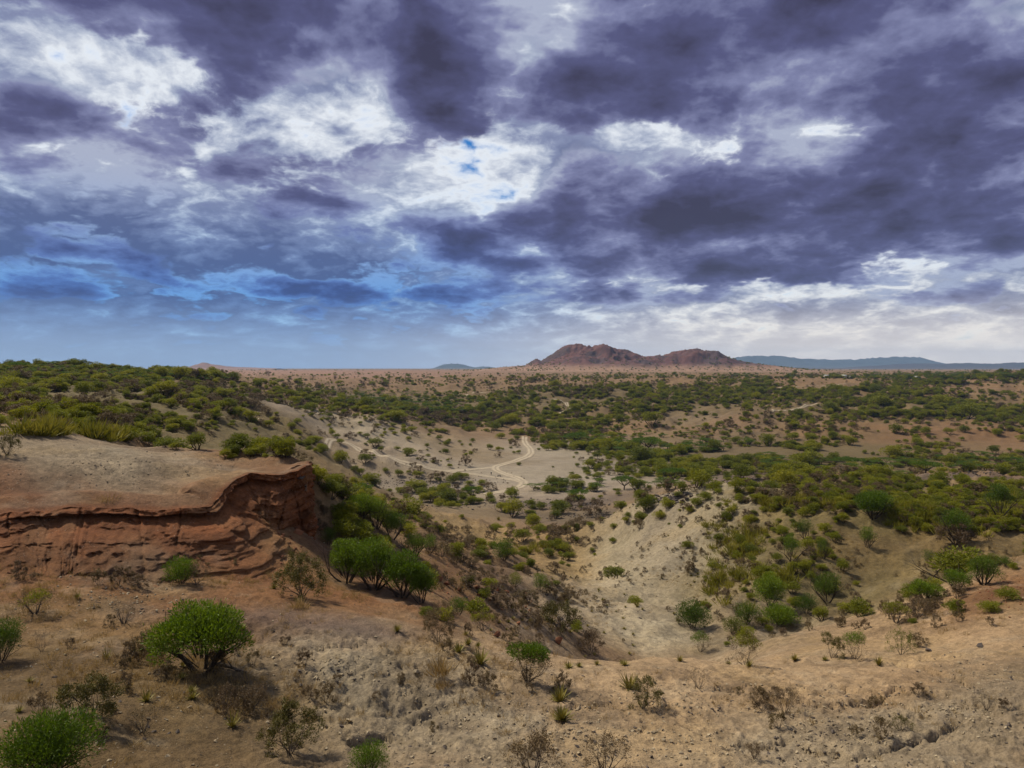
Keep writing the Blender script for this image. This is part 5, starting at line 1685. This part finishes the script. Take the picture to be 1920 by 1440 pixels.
def camp_house(c, r, w, d, hgt, rise, rz, label):
    p = ray(c, r)
    e = bpy.data.objects.new('camp_building', None)
    ROOT.objects.link(e)
    e.location = [float(k) for k in p]
    e.rotation_euler = (0, 0, rz)
    tag(e, label, 'building', 'low buildings of the camp')
    x, y = w / 2, d / 2
    V = np.array([(-x, -y, -1), (x, -y, -1), (x, y, -1), (-x, y, -1), (-x, -y, hgt), (x, -y, hgt), (x, y, hgt), (-x, y, hgt), (-x, 0, hgt + rise), (x, 0, hgt + rise)])
    link('wall', mesh_from('wall', V, [np.array([[0, 1, 5, 4], [1, 2, 6, 5], [2, 3, 7, 6], [3, 0, 4, 7]]), np.array([[4, 8, 7], [5, 6, 9]])], [M_WALL]), e)
    o = 0.5
    sl = rise / y
    Rv = []
    for zo in (0.06, 0.18):
        Rv += [(-x - o, -y - o, hgt - sl * o + zo), (x + o, -y - o, hgt - sl * o + zo), (x + o, 0, hgt + rise + zo), (-x - o, 0, hgt + rise + zo), (x + o, y + o, hgt - sl * o + zo), (-x - o, y + o, hgt - sl * o + zo)]
    rf = np.array([[6, 7, 8, 9], [9, 8, 10, 11], [1, 0, 3, 2], [2, 3, 5, 4], [0, 1, 7, 6], [4, 5, 11, 10], [1, 2, 8, 7], [2, 4, 10, 8], [3, 0, 6, 9], [5, 3, 9, 11]])
    link('roof', mesh_from('roof', np.array(Rv), rf, [M_ROOFP]), e)
    for k in (-0.3, 0.3):
        bx = np.array([(k * w - 0.5, -y - 0.04, 0.9), (k * w + 0.5, -y - 0.04, 0.9), (k * w + 0.5, -y - 0.04, 2.0), (k * w - 0.5, -y - 0.04, 2.0)])
        link('window', mesh_from('window', bx, np.array([[0, 1, 2, 3]]), [M_DOOR]), e)
    bx = np.array([(-0.5, -y - 0.05, 0), (0.5, -y - 0.05, 0), (0.5, -y - 0.05, 2.1), (-0.5, -y - 0.05, 2.1)])
    link('door', mesh_from('door', bx, np.array([[0, 1, 2, 3]]), [M_DOOR]), e)


camp_house(1549, 708, 8, 6, 3.2, 1.6, 0.2, 'small pale roofed building by the bare field beyond the gorge')
camp_house(1582, 707, 9, 6, 3.6, 2.2, -0.3, 'largest pale roofed building in the tree line beyond the gorge')
camp_house(1594, 709, 4, 4, 2.6, 1.0, 0.4, 'tiny hut beside the largest pale roofed building')
camp_house(1719, 711, 7, 5, 3.0, 1.4, 0.1, 'bluish roofed building among dark trees beyond the gorge')
# ------------------------------------------------------------------ air
def build_haze():
    lo, hi = np.array((-18500.0, -18500.0, -75.0)), np.array((18500.0, 18500.0, 420.0))
    V = [[(lo, hi)[i][0], (lo, hi)[j][1], (lo, hi)[k][2]] for i in (0, 1) for j in (0, 1) for k in (0, 1)]
    fc = np.array([[0, 1, 3, 2], [4, 6, 7, 5], [0, 4, 5, 1], [2, 3, 7, 6], [0, 2, 6, 4], [1, 5, 7, 3]])
    m = bpy.data.materials.new('haze_air')
    m.use_nodes = True
    m.node_tree.nodes.clear()
    t = NT(m.node_tree)
    v = t.node('ShaderNodeVolumePrincipled')
    v.inputs['Color'].default_value = (0.45, 0.68, 1.0, 1)
    v.inputs['Density'].default_value = 3.8e-5
    out = t.node('ShaderNodeOutputMaterial')
    t.l.new(v.outputs[0], out.inputs['Volume'])
    o = link('haze', mesh_from('haze', np.array(V), fc, [m]))
    return tag(o, kind='stuff')


build_haze()
